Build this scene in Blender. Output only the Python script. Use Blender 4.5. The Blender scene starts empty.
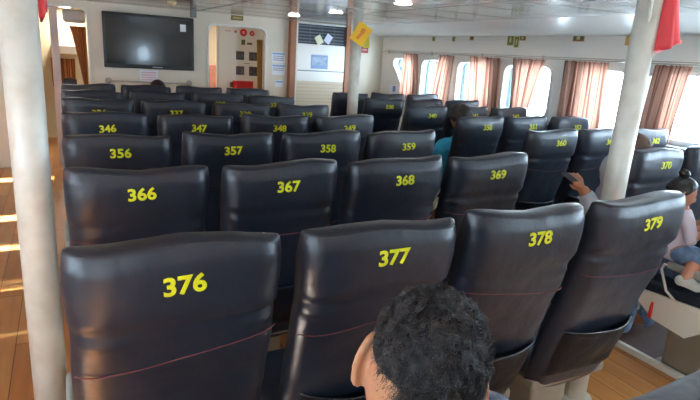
import bpy, bmesh, math, random
import numpy as np
from mathutils import Vector, Matrix, noise
random.seed(7); rng = np.random.default_rng(7)
S = bpy.context.scene
COL = S.collection

# ------------------------------------------------------------------ camera
YAW, PITCH, ROLL, FPX = 0.48984, -0.25814, 0.06401, 544.115
CAM = Vector((-0.20305, -1.06957, 1.52))
cy, sy, cp, sp = math.cos(YAW), math.sin(YAW), math.cos(PITCH), math.sin(PITCH)
fw = Vector((sy*cp, cy*cp, sp)); rt = Vector((cy, -sy, 0)); up = rt.cross(fw)
rt, up = rt*math.cos(ROLL)+up*math.sin(ROLL), up*math.cos(ROLL)-rt*math.sin(ROLL)
cam = bpy.data.objects.new('camera', bpy.data.cameras.new('camera')); COL.objects.link(cam)
cam.data.sensor_width = 36; cam.data.lens = FPX/700*36; cam.data.clip_start = 0.02
m = Matrix((rt, up, -fw)).transposed().to_4x4(); m.translation = CAM
cam.matrix_world = m; S.camera = cam
def ray(x, y): return (x-350)*rt + (200-y)*up + FPX*fw
def atY(x, y, Y): d = ray(x, y); return CAM + d*((Y-CAM.y)/d.y)
def atX(x, y, X): d = ray(x, y); return CAM + d*((X-CAM.x)/d.x)

# ------------------------------------------------------------------ materials
MATS = {}
def mat(name, col, rough=.5, metal=0., bump=None, var=None, spec=.5, coat=0., emit=None, sheen=0, sss=0):
    if name in MATS: return MATS[name]
    M = bpy.data.materials.new(name); M.use_nodes = True
    nt = M.node_tree; b = nt.nodes['Principled BSDF']
    b.inputs['Base Color'].default_value = (*col, 1); b.inputs['Roughness'].default_value = rough
    b.inputs['Metallic'].default_value = metal; b.inputs['Specular IOR Level'].default_value = spec
    b.inputs['Coat Weight'].default_value = coat
    if sheen: b.inputs['Sheen Weight'].default_value = sheen
    if sss: b.inputs['Subsurface Weight'].default_value = sss; b.inputs['Subsurface Scale'].default_value = .01
    tc = nt.nodes.new('ShaderNodeTexCoord')
    if var:                                     # (second colour, scale, amount)
        n = nt.nodes.new('ShaderNodeTexNoise'); n.inputs['Scale'].default_value = var[1]; n.inputs['Detail'].default_value = 5
        r = nt.nodes.new('ShaderNodeValToRGB'); r.color_ramp.elements[0].position = .4; r.color_ramp.elements[1].position = .7
        r.color_ramp.elements[0].color = (*col, 1); r.color_ramp.elements[1].color = (*[c*(1-var[2])+d*var[2] for c, d in zip(col, var[0])], 1)
        nt.links.new(tc.outputs['Object'], n.inputs['Vector']); nt.links.new(n.outputs['Fac'], r.inputs['Fac'])
        nt.links.new(r.outputs['Color'], b.inputs['Base Color'])
    if bump:                                    # (scale, strength, distance)
        n = nt.nodes.new('ShaderNodeTexNoise'); n.inputs['Scale'].default_value = bump[0]; n.inputs['Detail'].default_value = 4
        u = nt.nodes.new('ShaderNodeBump'); u.inputs['Strength'].default_value = bump[1]; u.inputs['Distance'].default_value = bump[2]
        nt.links.new(tc.outputs['Object'], n.inputs['Vector']); nt.links.new(n.outputs['Fac'], u.inputs['Height'])
        nt.links.new(u.outputs['Normal'], b.inputs['Normal'])
    if emit:
        b.inputs['Emission Color'].default_value = (*emit[0], 1); b.inputs['Emission Strength'].default_value = emit[1]
    MATS[name] = M; return M
def sr(r, g, b): return tuple(((c/255+.055)/1.055)**2.4 if c > 10 else c/255/12.92 for c in (r, g, b))

LEATHER = mat('black_vinyl', (.011, .016, .029), .37, bump=(9, .3, .02), var=((.05, .058, .075), 3.2, .35), spec=.6)
LEATHER2 = mat('black_vinyl_pocket', (.014, .016, .024), .38, bump=(14, .4, .015), spec=.6)
YELLOW = mat('yellow_print', (.72, .74, .015), .5)
THREAD = mat('dark_red_thread', (.16, .04, .045), .7)
PIPE = mat('black_piping', (.05, .05, .055), .4)
WHITEPL = mat('white_plastic', sr(222, 220, 208), .35)
GREYPL = mat('grey_plastic', sr(150, 156, 150), .45)
PEDESTAL = mat('seat_pedestal_metal', sr(150, 138, 120), .45, .2, var=((.2, .17, .13), 6, .4))
STEEL = mat('steel_tube', sr(150, 148, 142), .35, .7)
WALLC = mat('cream_paint', sr(226, 217, 198), .45, var=((.62, .56, .44), 1.3, .35), bump=(3, .1, .02))
WALLG = mat('white_paint', sr(226, 226, 219), .4, var=((.62, .61, .55), 1.1, .3), bump=(3, .1, .02))
TANW = mat('tan_paint', sr(196, 178, 140), .5)
POLE = mat('worn_white_pole_paint', sr(222, 221, 210), .28, var=((.34, .30, .21), 9, .38), bump=(40, .12, .004), spec=.6)
BLACK = mat('black_plastic', (.012, .012, .014), .3)
WOODP = mat('brown_wood', sr(160, 100, 62), .45, var=((.22, .10, .05), 5, .6))
RODM = mat('rod_metal', sr(170, 165, 155), .3, .6)
REDC = mat('red_cloth', sr(226, 60, 66), .55, sheen=.3)
REDP = mat('red_paint', sr(214, 30, 36), .4)
OLIVE = mat('olive_plate', sr(110, 112, 60), .5)
BROWNPL = mat('brown_plate', sr(104, 88, 66), .5)
GOLDP = mat('gold_plate', sr(190, 150, 80), .4)
PAPER = mat('white_paper', sr(232, 236, 240), .6)
BLUEINK = mat('blue_print', sr(150, 175, 215), .6)
PINKINK = mat('pink_print', sr(226, 170, 178), .6)
SKIN = mat('skin', sr(196, 138, 106), .5, var=((.36, .17, .10), 14, .5), sss=.15)
HAIR = mat('black_hair', (.012, .011, .012), .42, spec=.6)
GRILLE = mat('dark_grille', sr(46, 50, 58), .4)

# floor: laminate planks
def floor_mat():
    M = bpy.data.materials.new('laminate_planks'); M.use_nodes = True; nt = M.node_tree; b = nt.nodes['Principled BSDF']
    tc = nt.nodes.new('ShaderNodeTexCoord'); mp = nt.nodes.new('ShaderNodeMapping'); mp.inputs['Rotation'].default_value = (0, 0, math.pi/2)
    br = nt.nodes.new('ShaderNodeTexBrick'); br.inputs['Scale'].default_value = 1
    br.inputs['Brick Width'].default_value = 1.25; br.inputs['Row Height'].default_value = .125; br.inputs['Mortar Size'].default_value = .0022
    br.inputs['Color1'].default_value = (*sr(206, 146, 84), 1); br.inputs['Color2'].default_value = (*sr(178, 116, 62), 1); br.inputs['Mortar'].default_value = (*sr(92, 54, 28), 1)
    n = nt.nodes.new('ShaderNodeTexNoise'); n.inputs['Scale'].default_value = 3; n.inputs['Detail'].default_value = 6
    mp2 = nt.nodes.new('ShaderNodeMapping'); mp2.inputs['Scale'].default_value = (9, .8, 1)
    mx = nt.nodes.new('ShaderNodeMixRGB'); mx.blend_type = 'MULTIPLY'; mx.inputs['Fac'].default_value = .45
    r = nt.nodes.new('ShaderNodeValToRGB'); r.color_ramp.elements[0].color = (.55, .45, .38, 1); r.color_ramp.elements[0].position = .3; r.color_ramp.elements[1].position = .65
    L = nt.links.new
    L(tc.outputs['Object'], mp.inputs['Vector']); L(mp.outputs['Vector'], br.inputs['Vector'])
    L(tc.outputs['Object'], mp2.inputs['Vector']); L(mp2.outputs['Vector'], n.inputs['Vector']); L(n.outputs['Fac'], r.inputs['Fac'])
    L(br.outputs['Color'], mx.inputs['Color1']); L(r.outputs['Color'], mx.inputs['Color2']); L(mx.outputs['Color'], b.inputs['Base Color'])
    b.inputs['Roughness'].default_value = .3; return M
FLOORM = floor_mat()

def ceil_mat():
    M = bpy.data.materials.new('glossy_ceiling_panels'); M.use_nodes = True; nt = M.node_tree; b = nt.nodes['Principled BSDF']
    tc = nt.nodes.new('ShaderNodeTexCoord')
    mp = nt.nodes.new('ShaderNodeMapping'); mp.inputs['Rotation'].default_value = (0, 0, 0)
    br = nt.nodes.new('ShaderNodeTexBrick'); br.inputs['Scale'].default_value = 1; br.offset = 0
    br.inputs['Brick Width'].default_value = 1.22; br.inputs['Row Height'].default_value = .61; br.inputs['Mortar Size'].default_value = .014
    br.inputs['Color1'].default_value = (*sr(214, 213, 208), 1); br.inputs['Color2'].default_value = (*sr(203, 200, 193), 1); br.inputs['Mortar'].default_value = (*sr(84, 76, 66), 1)
    n = nt.nodes.new('ShaderNodeTexNoise'); n.inputs['Scale'].default_value = 2.2; n.inputs['Detail'].default_value = 1
    u = nt.nodes.new('ShaderNodeBump'); u.inputs['Strength'].default_value = .2; u.inputs['Distance'].default_value = .015
    L = nt.links.new
    L(tc.outputs['Object'], mp.inputs['Vector']); L(mp.outputs['Vector'], br.inputs['Vector']); L(br.outputs['Color'], b.inputs['Base Color'])
    L(tc.outputs['Object'], n.inputs['Vector']); L(n.outputs['Fac'], u.inputs['Height']); L(u.outputs['Normal'], b.inputs['Normal'])
    b.inputs['Roughness'].default_value = .14; b.inputs['Specular IOR Level'].default_value = .9; b.inputs['Metallic'].default_value = .25
    return M
CEILM = ceil_mat()

def curtain_mat(name, c1, c2, c3):
    M = bpy.data.materials.new(name); M.use_nodes = True; nt = M.node_tree; b = nt.nodes['Principled BSDF']
    uv = nt.nodes.new('ShaderNodeUVMap'); uv.uv_map = 'UVMap'
    sx = nt.nodes.new('ShaderNodeSeparateXYZ')
    w = nt.nodes.new('ShaderNodeMath'); w.operation = 'MULTIPLY'; w.inputs[1].default_value = 9
    f = nt.nodes.new('ShaderNodeMath'); f.operation = 'FRACT'
    r = nt.nodes.new('ShaderNodeValToRGB'); e = r.color_ramp.elements; e[0].color = (*c1, 1); e[0].position = 0
    e[1].color = (*c1, 1); e[1].position = 1
    for p_, c in ((.45, c1), (.52, c2), (.62, c2), (.68, c3), (.78, c3), (.84, c1)): q = e.new(p_); q.color = (*c, 1)
    n = nt.nodes.new('ShaderNodeTexNoise'); n.inputs['Scale'].default_value = 60
    mx = nt.nodes.new('ShaderNodeMixRGB'); mx.blend_type = 'MULTIPLY'; mx.inputs['Fac'].default_value = .35
    tr = nt.nodes.new('ShaderNodeBsdfTranslucent'); ms = nt.nodes.new('ShaderNodeMixShader'); ms.inputs['Fac'].default_value = .2
    L = nt.links.new
    L(uv.outputs['UV'], sx.inputs[0]); L(sx.outputs['X'], w.inputs[0]); L(w.outputs[0], f.inputs[0]); L(f.outputs[0], r.inputs['Fac'])
    L(uv.outputs['UV'], n.inputs['Vector']); L(r.outputs['Color'], mx.inputs['Color1']); L(n.outputs['Color'], mx.inputs['Color2'])
    L(mx.outputs['Color'], b.inputs['Base Color']); L(mx.outputs['Color'], tr.inputs['Color'])
    L(b.outputs[0], ms.inputs[1]); L(tr.outputs[0], ms.inputs[2]); L(ms.outputs[0], nt.nodes['Material Output'].inputs['Surface'])
    b.inputs['Roughness'].default_value = .8; return M
ROSE = curtain_mat('rose_curtain', sr(206, 170, 152), sr(176, 126, 110), sr(146, 108, 90))
ORANGE = curtain_mat('striped_brown_curtain', sr(206, 140, 84), sr(120, 66, 34), sr(170, 104, 56))

def glass_mat():
    M = bpy.data.materials.new('window_glass'); M.use_nodes = True; nt = M.node_tree
    for n in list(nt.nodes):
        if n.type == 'BSDF_PRINCIPLED': nt.nodes.remove(n)
    t = nt.nodes.new('ShaderNodeBsdfTransparent'); t.inputs[0].default_value = (.93, .97, 1, 1)
    g = nt.nodes.new('ShaderNodeBsdfGlossy'); g.inputs['Roughness'].default_value = .03
    x = nt.nodes.new('ShaderNodeMixShader'); x.inputs[0].default_value = .06
    nt.links.new(t.outputs[0], x.inputs[1]); nt.links.new(g.outputs[0], x.inputs[2]); nt.links.new(x.outputs[0], nt.nodes['Material Output'].inputs[0])
    return M
GLASS = glass_mat()
BLUEGLASS = GLASS.copy(); BLUEGLASS.name = 'blue_tinted_glass'
for n_ in BLUEGLASS.node_tree.nodes:
    if n_.type == 'BSDF_TRANSPARENT': n_.inputs[0].default_value = (.23, .26, .275, 1)
TINT = mat('tinted_window_film', (.45, .62, .75), .1)

# ------------------------------------------------------------------ mesh helpers
def tag(o, label=None, cat=None, group=None, kind=None):
    if label: o['label'] = label
    if cat: o['category'] = cat
    if group: o['group'] = group
    if kind: o['kind'] = kind
    return o
def link(name, me, material, parent=None, smooth=False, loc=None):
    o = bpy.data.objects.new(name, me); COL.objects.link(o)
    if material and not me.materials: me.materials.append(material)
    if smooth: me.polygons.foreach_set('use_smooth', [True]*len(me.polygons))
    if parent: o.parent = parent
    if loc: o.location = loc
    return o
def empty(name, loc=(0, 0, 0), rz=0):
    o = bpy.data.objects.new(name, None); COL.objects.link(o); o.location = loc; o.rotation_euler.z = rz; o.empty_display_size = .05
    return o
def bmo(name, bm, material, parent=None, smooth=False, loc=None):
    me = bpy.data.meshes.new(name); bmesh.ops.recalc_face_normals(bm, faces=bm.faces); bm.to_mesh(me); bm.free()
    return link(name, me, material, parent, smooth, loc)
def box(bm, lo, hi, bev=0, seg=2, mtx=None):
    c = [(a+b)/2 for a, b in zip(lo, hi)]; s = [abs(b-a) for a, b in zip(lo, hi)]
    M = Matrix.Translation(c) @ Matrix.Diagonal((*s, 1))
    r = bmesh.ops.create_cube(bm, size=1, matrix=M)
    vs = r['verts']
    if bev:
        es = list({e for v in vs for e in v.link_edges})
        g = bmesh.ops.bevel(bm, geom=es, offset=bev, segments=seg, affect='EDGES', profile=.5)
        vs = list({v for f in g['faces'] for v in f.verts} | {v for v in vs if v.is_valid})
        # all verts of the new island
        seen = set(vs); st = list(vs)
        while st:
            for e in st.pop().link_edges:
                for v in e.verts:
                    if v not in seen: seen.add(v); st.append(v)
        vs = list(seen)
    if mtx: bmesh.ops.transform(bm, matrix=mtx, verts=vs)
    return vs
def boxo(name, lo, hi, material, parent=None, bev=0, seg=2, mtx=None):
    bm = bmesh.new(); box(bm, lo, hi, bev, seg, mtx); return bmo(name, bm, material, parent)
def tube(bm, pts, r, n=10, cap=True, closed=False):
    pts = [Vector(p) for p in pts]; rs = r if isinstance(r, (list, tuple)) else [r]*len(pts)
    rings = []; prev = None
    for i, p in enumerate(pts):
        a = pts[i-1] if (i or closed) else p; b = pts[(i+1) % len(pts)] if (i < len(pts)-1 or closed) else p
        t = (b-a).normalized() if (b-a).length > 1e-9 else Vector((0, 0, 1))
        if prev is None: q = t.orthogonal().normalized()
        else:
            q = prev-t*prev.dot(t); q = q.normalized() if q.length > 1e-6 else t.orthogonal().normalized()
        prev = q; w = t.cross(q)
        rings.append([bm.verts.new(p+rs[i]*(math.cos(k*2*math.pi/n)*q+math.sin(k*2*math.pi/n)*w)) for k in range(n)])
    R = range(len(rings)) if closed else range(len(rings)-1)
    for i in R:
        A, B = rings[i], rings[(i+1) % len(rings)]
        for k in range(n): bm.faces.new((A[k], A[(k+1) % n], B[(k+1) % n], B[k]))
    if cap and not closed: bm.faces.new(rings[0][::-1]); bm.faces.new(rings[-1])
def tubeo(name, pts, r, material, parent=None, n=10, closed=False):
    bm = bmesh.new(); tube(bm, pts, r, n, closed=closed); return bmo(name, bm, material, parent, True)
def rrect(x0, y0, x1, y1, r, n=6):
    P = []
    for cx, cz, a in ((x1-r, y1-r, 0), (x0+r, y1-r, 90), (x0+r, y0+r, 180), (x1-r, y0+r, 270)):
        for k in range(n+1): t = math.radians(a+90*k/n); P.append((cx+r*math.cos(t), cz+r*math.sin(t)))
    return P
def plate(name, outer, holes, th, origin, xa, ya, material, parent=None, bev=0):
    """flat plate with holes, extruded th along the normal either side of origin"""
    cu = bpy.data.curves.new('tmp', 'CURVE'); cu.dimensions = '2D'; cu.fill_mode = 'BOTH'; cu.extrude = th/2; cu.bevel_depth = bev
    for P in [outer]+holes:
        s = cu.splines.new('POLY'); s.points.add(len(P)-1)
        for pt, (x, y) in zip(s.points, P): pt.co = (x, y, 0, 1)
        s.use_cyclic_u = True
    o = bpy.data.objects.new('tmp', cu); COL.objects.link(o); dg = bpy.context.evaluated_depsgraph_get()
    me = bpy.data.meshes.new_from_object(o.evaluated_get(dg)); bpy.data.objects.remove(o); bpy.data.curves.remove(cu)
    me.name = name
    xa, ya = Vector(xa), Vector(ya); za = xa.cross(ya)
    M = Matrix((xa, ya, za)).transposed().to_4x4(); M.translation = Vector(origin); me.transform(M)
    me.materials.clear()
    return link(name, me, material, parent)
def text_mesh(s, size, bold=0., ext=.0006, shear=0.):
    cu = bpy.data.curves.new('tmp', 'FONT'); cu.body = s; cu.size = size; cu.offset = bold; cu.extrude = ext; cu.align_x = 'CENTER'; cu.align_y = 'CENTER'; cu.shear = shear
    cu.resolution_u = 4
    o = bpy.data.objects.new('tmp', cu); COL.objects.link(o); dg = bpy.context.evaluated_depsgraph_get()
    me = bpy.data.meshes.new_from_object(o.evaluated_get(dg)); bpy.data.objects.remove(o); bpy.data.curves.remove(cu); me.materials.clear()
    return me

# ------------------------------------------------------------------ room shell
XL, XR, YB, YF, ZC = -2.65, 4.15, -4.0, 6.35, 1.95
YA = 8.6                                           # aft face of the passage beyond the front bulkhead
def struct(o): o['kind'] = 'structure'; return o
struct(boxo('floor', (XL-.2, YB-.2, -.06), (XR+.2, YA+.2, 0), FLOORM))
struct(boxo('ceiling', (XL-.2, YB-.2, ZC), (XR+.2, YA+.2, ZC+.06), CEILM))
WIN_R = [(5.42, 6.02), (4.62, 5.26), (3.84, 4.48), (2.98, 3.65), (2.13, 2.80), (1.27, 1.95), (.41, 1.08), (-.44, .22), (-1.30, -.63), (-2.16, -1.49), (-3.0, -2.35)]
Z0, Z1 = 1.03, 1.535
holes = []
for i, (a, b) in enumerate(WIN_R):
    if i == 0: holes.append([(a, Z0), (b-.40, Z0), (b-.30, Z0+.12), (b-.16, Z0+.28), (b-.02, Z1-.10), (b-.03, Z1-.03), (b-.09, Z1), (a+.06, Z1), (a, Z1-.06)])
    else: holes.append(rrect(a, Z0, b, Z1, .09))
struct(plate('wall_right', [(YB-.2, 0), (YF, 0), (YF, ZC), (YB-.2, ZC)], holes, .12, (XR+.06, 0, 0), (0, 1, 0), (0, 0, 1), WALLG))
WIN_L = WIN_R
struct(plate('wall_left', [(YB-.2, 0), (YF, 0), (YF, ZC), (YB-.2, ZC)], [rrect(a, Z0, b, Z1, .09) for a, b in WIN_L], .12, (XL-.06, 0, 0), (0, 1, 0), (0, 0, 1), WALLG))
WB = [(1.82, 2.12), (-.80, -.32), (-1.9, -1.4)]
struct(plate('wall_back', [(XL-.2, 0), (XR+.2, 0), (XR+.2, ZC), (XL-.2, ZC)], [rrect(a, .98, b, 1.42, .145) for a, b in WB], .1, (0, YB-.05, 0), (1, 0, 0), (0, 0, 1), WALLC))
n_ = 0
for side, X, L in (('r', XR, WIN_R), ('l', XL, WIN_L)):
    for i, (a, b) in enumerate(L):
        n_ += 1; w = tag(empty('window_%d' % n_, (X, (a+b)/2, Z0)), kind='structure'); sgn = 1 if side == 'r' else -1
        if side == 'r' and i == 0: H = holes[0]
        else: H = rrect(a, Z0, b, Z1, .09)
        cxm = sum(q[0] for q in H)/len(H); czm = sum(q[1] for q in H)/len(H)
        big = [(cxm+(x-cxm)*1.09, czm+(z-czm)*1.10) for x, z in H]
        fr = plate('window_frame', big, [H], .012, (X-sgn*.004, 0, 0), (0, 1, 0), (0, 0, 1), WALLG, bev=.002)
        pn = plate('window_pane', H, [], .004, (X+sgn*.10, 0, 0), (0, 1, 0), (0, 0, 1), GLASS)
        # the strip of the sliding pane's frame at the forward end of each window
        sl = boxo('sliding_sash', (min(X+sgn*.07, X+sgn*.09), b-.20, Z0+.005), (max(X+sgn*.07, X+sgn*.09), b-.175, Z1-.005), WHITEPL)
        tp = boxo('tinted_pane', (min(X+sgn*.076, X+sgn*.080), b-.26, Z0+.01), (max(X+sgn*.076, X+sgn*.080), b+.02, Z1-.005), BLUEGLASS)
        for q in (fr, pn, sl, tp): q.parent = w; q.matrix_parent_inverse = Matrix.Translation(-w.location)
for a, b in WB:
    n_ += 1; w = tag(empty('window_%d' % n_, ((a+b)/2, YB, .98)), kind='structure')
    H = rrect(a, .98, b, 1.42, .145); G = rrect(a-.03, .95, b+.03, 1.45, .17)
    for q in (plate('window_frame', G, [H], .012, (0, YB+.004, 0), (1, 0, 0), (0, 0, 1), WALLG, bev=.002),
              plate('window_pane', H, [], .004, (0, YB-.08, 0), (1, 0, 0), (0, 0, 1), GLASS)):
        q.parent = w; q.matrix_parent_inverse = Matrix.Translation(-w.location)

# front bulkhead with two openings
D1 = (-.74, .09); D2 = (1.52, 2.29)
def doorhole(a, b, top, r=.09):
    P = [(b, .0), (b, top-r)] + [(b-r+r*math.cos(math.radians(t)), top-r+r*math.sin(math.radians(t))) for t in range(0, 91, 15)] + \
        [(a+r+r*math.cos(math.radians(t)), top-r+r*math.sin(math.radians(t))) for t in range(90, 181, 15)] + [(a, top-r), (a, 0)]
    return P
outer = [(XL-.2, 0)] + doorhole(*D1, 1.865)[::-1] + doorhole(*D2, 1.80)[::-1] + [(XR+.2, 0), (XR+.2, ZC), (XL-.2, ZC)]
struct(plate('wall_front', outer, [], .07, (0, YF+.035, 0), (1, 0, 0), (0, 0, 1), WALLC))
# door casings
for k, (d, top) in enumerate(((D1, 1.865), (D2, 1.80))):
    o_ = doorhole(d[0]-.022, d[1]+.022, top+.022); i_ = doorhole(*d, top)
    struct(plate('trim_%d' % (k+1), o_+i_[::-1], [], .02, (0, YF-.006, 0), (1, 0, 0), (0, 0, 1), WALLG))
# joint strips of the ceiling panels
bm = bmesh.new()
y = YB+.3
while y < YA: box(bm, (XL, y-.004, ZC-.002), (XR, y+.004, ZC+.001)); y += .61
x = XL+.35
while x < 3.6: box(bm, (x-.004, YB, ZC-.0025), (x+.004, YA, ZC+.001)); x += 1.22
struct(bmo('trim_7', bm, mat('ceiling_joint', sr(136, 130, 120), .5)))
# passage beyond
struct(boxo('wall_passage', (XL-.2, YA, 0), (XR+.2, YA+.1, ZC), TANW))
struct(boxo('wall_passage_left', (-1.45, YF+.07, 0), (-1.38, YA, ZC), WALLC))
struct(boxo('wall_passage_right', (2.86, YF+.07, 0), (2.93, YA, ZC), WALLC))
# sloped soffit along the window wall
bm = bmesh.new(); P = [(3.60, ZC+.001), (XR+.001, ZC+.001), (XR+.001, 1.835), (4.02, 1.845)]
v0 = [bm.verts.new((x, YB, z)) for x, z in P]; v1 = [bm.verts.new((x, YF, z)) for x, z in P]
bm.faces.new(v0); bm.faces.new(v1[::-1])
for i in range(4): bm.faces.new((v0[i], v0[(i+1) % 4], v1[(i+1) % 4], v1[i]))
struct(bmo('trim_3', bm, mat('soffit_paint', sr(196, 196, 190), .3)))
# ledge below the windows on the right
struct(boxo('trim_4', (4.04, YB, .955), (XR, 5.6, .985), mat('grey_ledge', sr(150, 160, 172), .4), bev=.006))
struct(boxo('baseboard_front', (.12, YF-.02, 0), (1.49, YF, .09), WALLG))
struct(boxo('baseboard_right', (XR-.02, YB, 0), (XR, YF, .09), WALLG))

# ------------------------------------------------------------------ seats
def interp(x, xs, ys):
    x = max(xs[0], min(xs[-1], x))
    for i in range(len(xs)-1):
        if x <= xs[i+1]:
            t = (x-xs[i])/(xs[i+1]-xs[i]); t = t*t*(3-2*t)*.35+t*.65; return ys[i]*(1-t)+ys[i+1]*t
    return ys[-1]
ZS = [.33, .38, .45, .60, .75, .86, .94, .985, 1.04, 1.090, 1.112]
YBK = [.188, .168, .142, .105, .062, .028, .008, -.008, -.014, -.013, -.006]
TH = [.05, .07, .075, .085, .09, .095, .105, .118, .112, .090, .074]
HW = [.165, .200, .213, .219, .220, .220, .219, .223, .225, .225, .222]
def sstep(a, b, x): t = max(0, min(1, (x-a)/(b-a))); return t*t*(3-2*t)
def back_y(x, z, seed=0):
    """y of the rear face of a backrest at height z, x off its centre line"""
    y = interp(z, ZS, YBK); w = interp(z, ZS, HW)
    e = min(1., abs(x)/w); y += .035*e**10
    s = seed*7.3
    zc = .948+.012*math.sin(s+1)+.05*(abs(x)/.22)*(.3+.3*math.sin(s*1.7))-.02
    side = sstep(.04, .19, abs(x))*(1 if (x > 0) == (math.sin(s*2.1) > -.4) else .8)
    sc = 1.0
    y += sc*.010*side*math.exp(-((z-zc)/.009)**2)                       # the pinch where head and back cushions meet
    y -= sc*.003*side*math.exp(-((z-zc-.026)/.015)**2)
    y -= sc*.004*side*math.exp(-((z-zc+.024)/.016)**2)
    # folds that fan out of the pinch
    ang = math.atan2(z-zc, max(.02, .24-abs(x)))
    y += .0032*side*math.sin(ang*7+s)*math.exp(-((z-zc)/.09)**2)
    p = Vector((x*3.2+s, z*3.2, s)); y += .006*noise.noise(p)
    p = Vector((x*9+s, z*11, s*2)); y += .0030*noise.noise(p)*(1.3 if z < .95 else .7)
    p = Vector((x*3+s, z*34+x*8, 3)); y += .0018*noise.noise(p)*sstep(.97, .80, z)
    return y
def top_z(x, seed): return .7* .012*math.sin(x*5+seed*2.1)+.006*math.sin(x*17+seed)
def make_backrest(seed):
    bm = bmesh.new(); NZ, NU = 60, 72; rings = []
    dx = [0.]*1
    for j in range(NZ+1):
        v = j/NZ; z = .33+.784*v
        w = interp(z, ZS, HW); t = interp(z, ZS, TH)
        shrink = 1-(.5*sstep(.012, 0, z-.33)) if z < .345 else 1
        ring = []
        for k in range(NU):
            a = 2*math.pi*k/NU; c, s_ = math.cos(a), math.sin(a); n = 7.0
            x = w*shrink*math.copysign(abs(c)**(2/n), c)
            f = math.copysign(abs(s_)**(2/3.5), s_)                       # -1 rear face, +1 front face
            x += .004*noise.noise(Vector((z*9, seed*3.1, 5 if c > 0 else 9)))*(abs(c)**2)
            yb = back_y(x, z, seed); yf = yb+t if False else interp(z, ZS, YBK)+t
            bulge = .02*math.exp(-((x/.15)**2))*sstep(.4, .6, z)*sstep(1.0, .85, z)
            y = (yb+yf+bulge)/2+(yf+bulge-yb)/2*f
            zz = z+top_z(x, seed)*sstep(1.0, 1.09, z)
            ring.append(bm.verts.new((x, y, zz)))
        rings.append(ring)
    # rounded crown
    for q, (sh, dz) in enumerate(((.96, .005), (.86, .010), (.5, .014))):
        base = rings[NZ]; c = sum((v.co for v in base), Vector())/NU
        rings.append([bm.verts.new((c.x+(v.co.x-c.x)*(1-(1-sh)*.12), c.y+(v.co.y-c.y)*sh, v.co.z+dz)) for v in base])
    for j in range(len(rings)-1):
        A, B = rings[j], rings[j+1]
        for k in range(NU): bm.faces.new((A[k], A[(k+1) % NU], B[(k+1) % NU], B[k]))
    bm.faces.new(rings[0][::-1])
    T = rings[-1]; h = NU//2
    for k in range(1, h):                                                  # bridge the crown across
        if k == 1: bm.faces.new((T[0], T[1], T[NU-1]))
        if k < h-1: bm.faces.new((T[k], T[k+1], T[NU-k-1], T[NU-k]))
        else: bm.faces.new((T[k], T[h], T[NU-k]))
    me = bpy.data.meshes.new('backrest'); bmesh.ops.recalc_face_normals(bm, faces=bm.faces); bm.to_mesh(me); bm.free()
    me.materials.append(LEATHER); me.polygons.foreach_set('use_smooth', [True]*len(me.polygons)); return me
def make_seam(seed):
    bm = bmesh.new(); s = seed*7.3; pts = []
    for i in range(33):
        x = -.215+.43*i/32; w = interp(.85, ZS, HW); x = max(-w+.001, min(w-.001, x))
        z = .868-.018*math.cos(x*7.5+math.sin(s))+.010*math.sin(s)*x/.2
        pts.append((x, back_y(x, z, seed)-.0008, z))
    tube(bm, pts, .0016, 5)
    me = bpy.data.meshes.new('seam'); bm.to_mesh(me); bm.free(); me.materials.append(THREAD); me.polygons.foreach_set('use_smooth', [True]*len(me.polygons)); return me
def make_piping(seed):
    bm = bmesh.new(); pts = []
    for i in range(33):
        x = -.196+.392*i/32; pts.append((x, interp(1.112, ZS, YBK)+.035*(abs(x)/.219)**10+.004, 1.119+top_z(x, seed)))
    tube(bm, pts, .0022, 5)
    me = bpy.data.meshes.new('piping'); bm.to_mesh(me); bm.free(); me.materials.append(PIPE); me.polygons.foreach_set('use_smooth', [True]*len(me.polygons)); return me
def make_pocket(seed):
    bm = bmesh.new(); NX, NZ = 24, 14; G = []
    for j in range(NZ+1):
        row = []
        for i in range(NX+1):
            u, v = i/NX, j/NZ; x = (u-.5)*2*(.178+.012*v)
            ztop = .635-.022*math.sin(u*math.pi)+.006*math.sin(seed+u*6); z = .41+(ztop-.41)*v
            off = .004+(.030*math.sin(u*math.pi)**.8*(v**1.5)+.014*math.sin(v*math.pi)*math.sin(u*math.pi))
            off += .004*noise.noise(Vector((x*14, z*14, seed)))
            if i in (0, NX) or j == 0: off = -.004
            row.append(bm.verts.new((x, interp(z, ZS, YBK)+.045*(abs(x)/.214)**7-off-.003, z)))
        G.append(row)
    for j in range(NZ):
        for i in range(NX): bm.faces.new((G[j][i], G[j][i+1], G[j+1][i+1], G[j+1][i]))
    top = [v.co.copy() for v in G[NZ]]
    r = bmesh.ops.solidify(bm, geom=list(bm.faces), thickness=.003)
    tube(bm, top, .0035, 6)
    me = bpy.data.meshes.new('storage_pocket'); bmesh.ops.recalc_face_normals(bm, faces=bm.faces); bm.to_mesh(me); bm.free()
    me.materials.append(LEATHER2); me.polygons.foreach_set('use_smooth', [True]*len(me.polygons)); return me
NV = 8
BACKS = [make_backrest(i) for i in range(NV)]; SEAMS = [make_seam(i) for i in range(NV)]
PIPES = [make_piping(i) for i in range(NV)]; POCKETS = [make_pocket(i) for i in range(NV)]
def mesh_of(fn, material, smooth=False):
    bm = bmesh.new(); fn(bm); me = bpy.data.meshes.new('m'); bmesh.ops.recalc_face_normals(bm, faces=bm.faces); bm.to_mesh(me); bm.free(); me.materials.append(material)
    if smooth: me.polygons.foreach_set('use_smooth', [True]*len(me.polygons))
    return me
def cushion(bm):
    N = 20; 
    vs = box(bm, (-.215, .20, .385), (.215, .60, .475), .03, 4)
    for v in vs:
        x, y, z = v.co
        if z > .43: v.co.z += .014*(1-(x/.215)**2)+.02*sstep(.35, .6, y)-.012*sstep(.5, .6, y)
CUSH = mesh_of(cushion, LEATHER, True)
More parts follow.
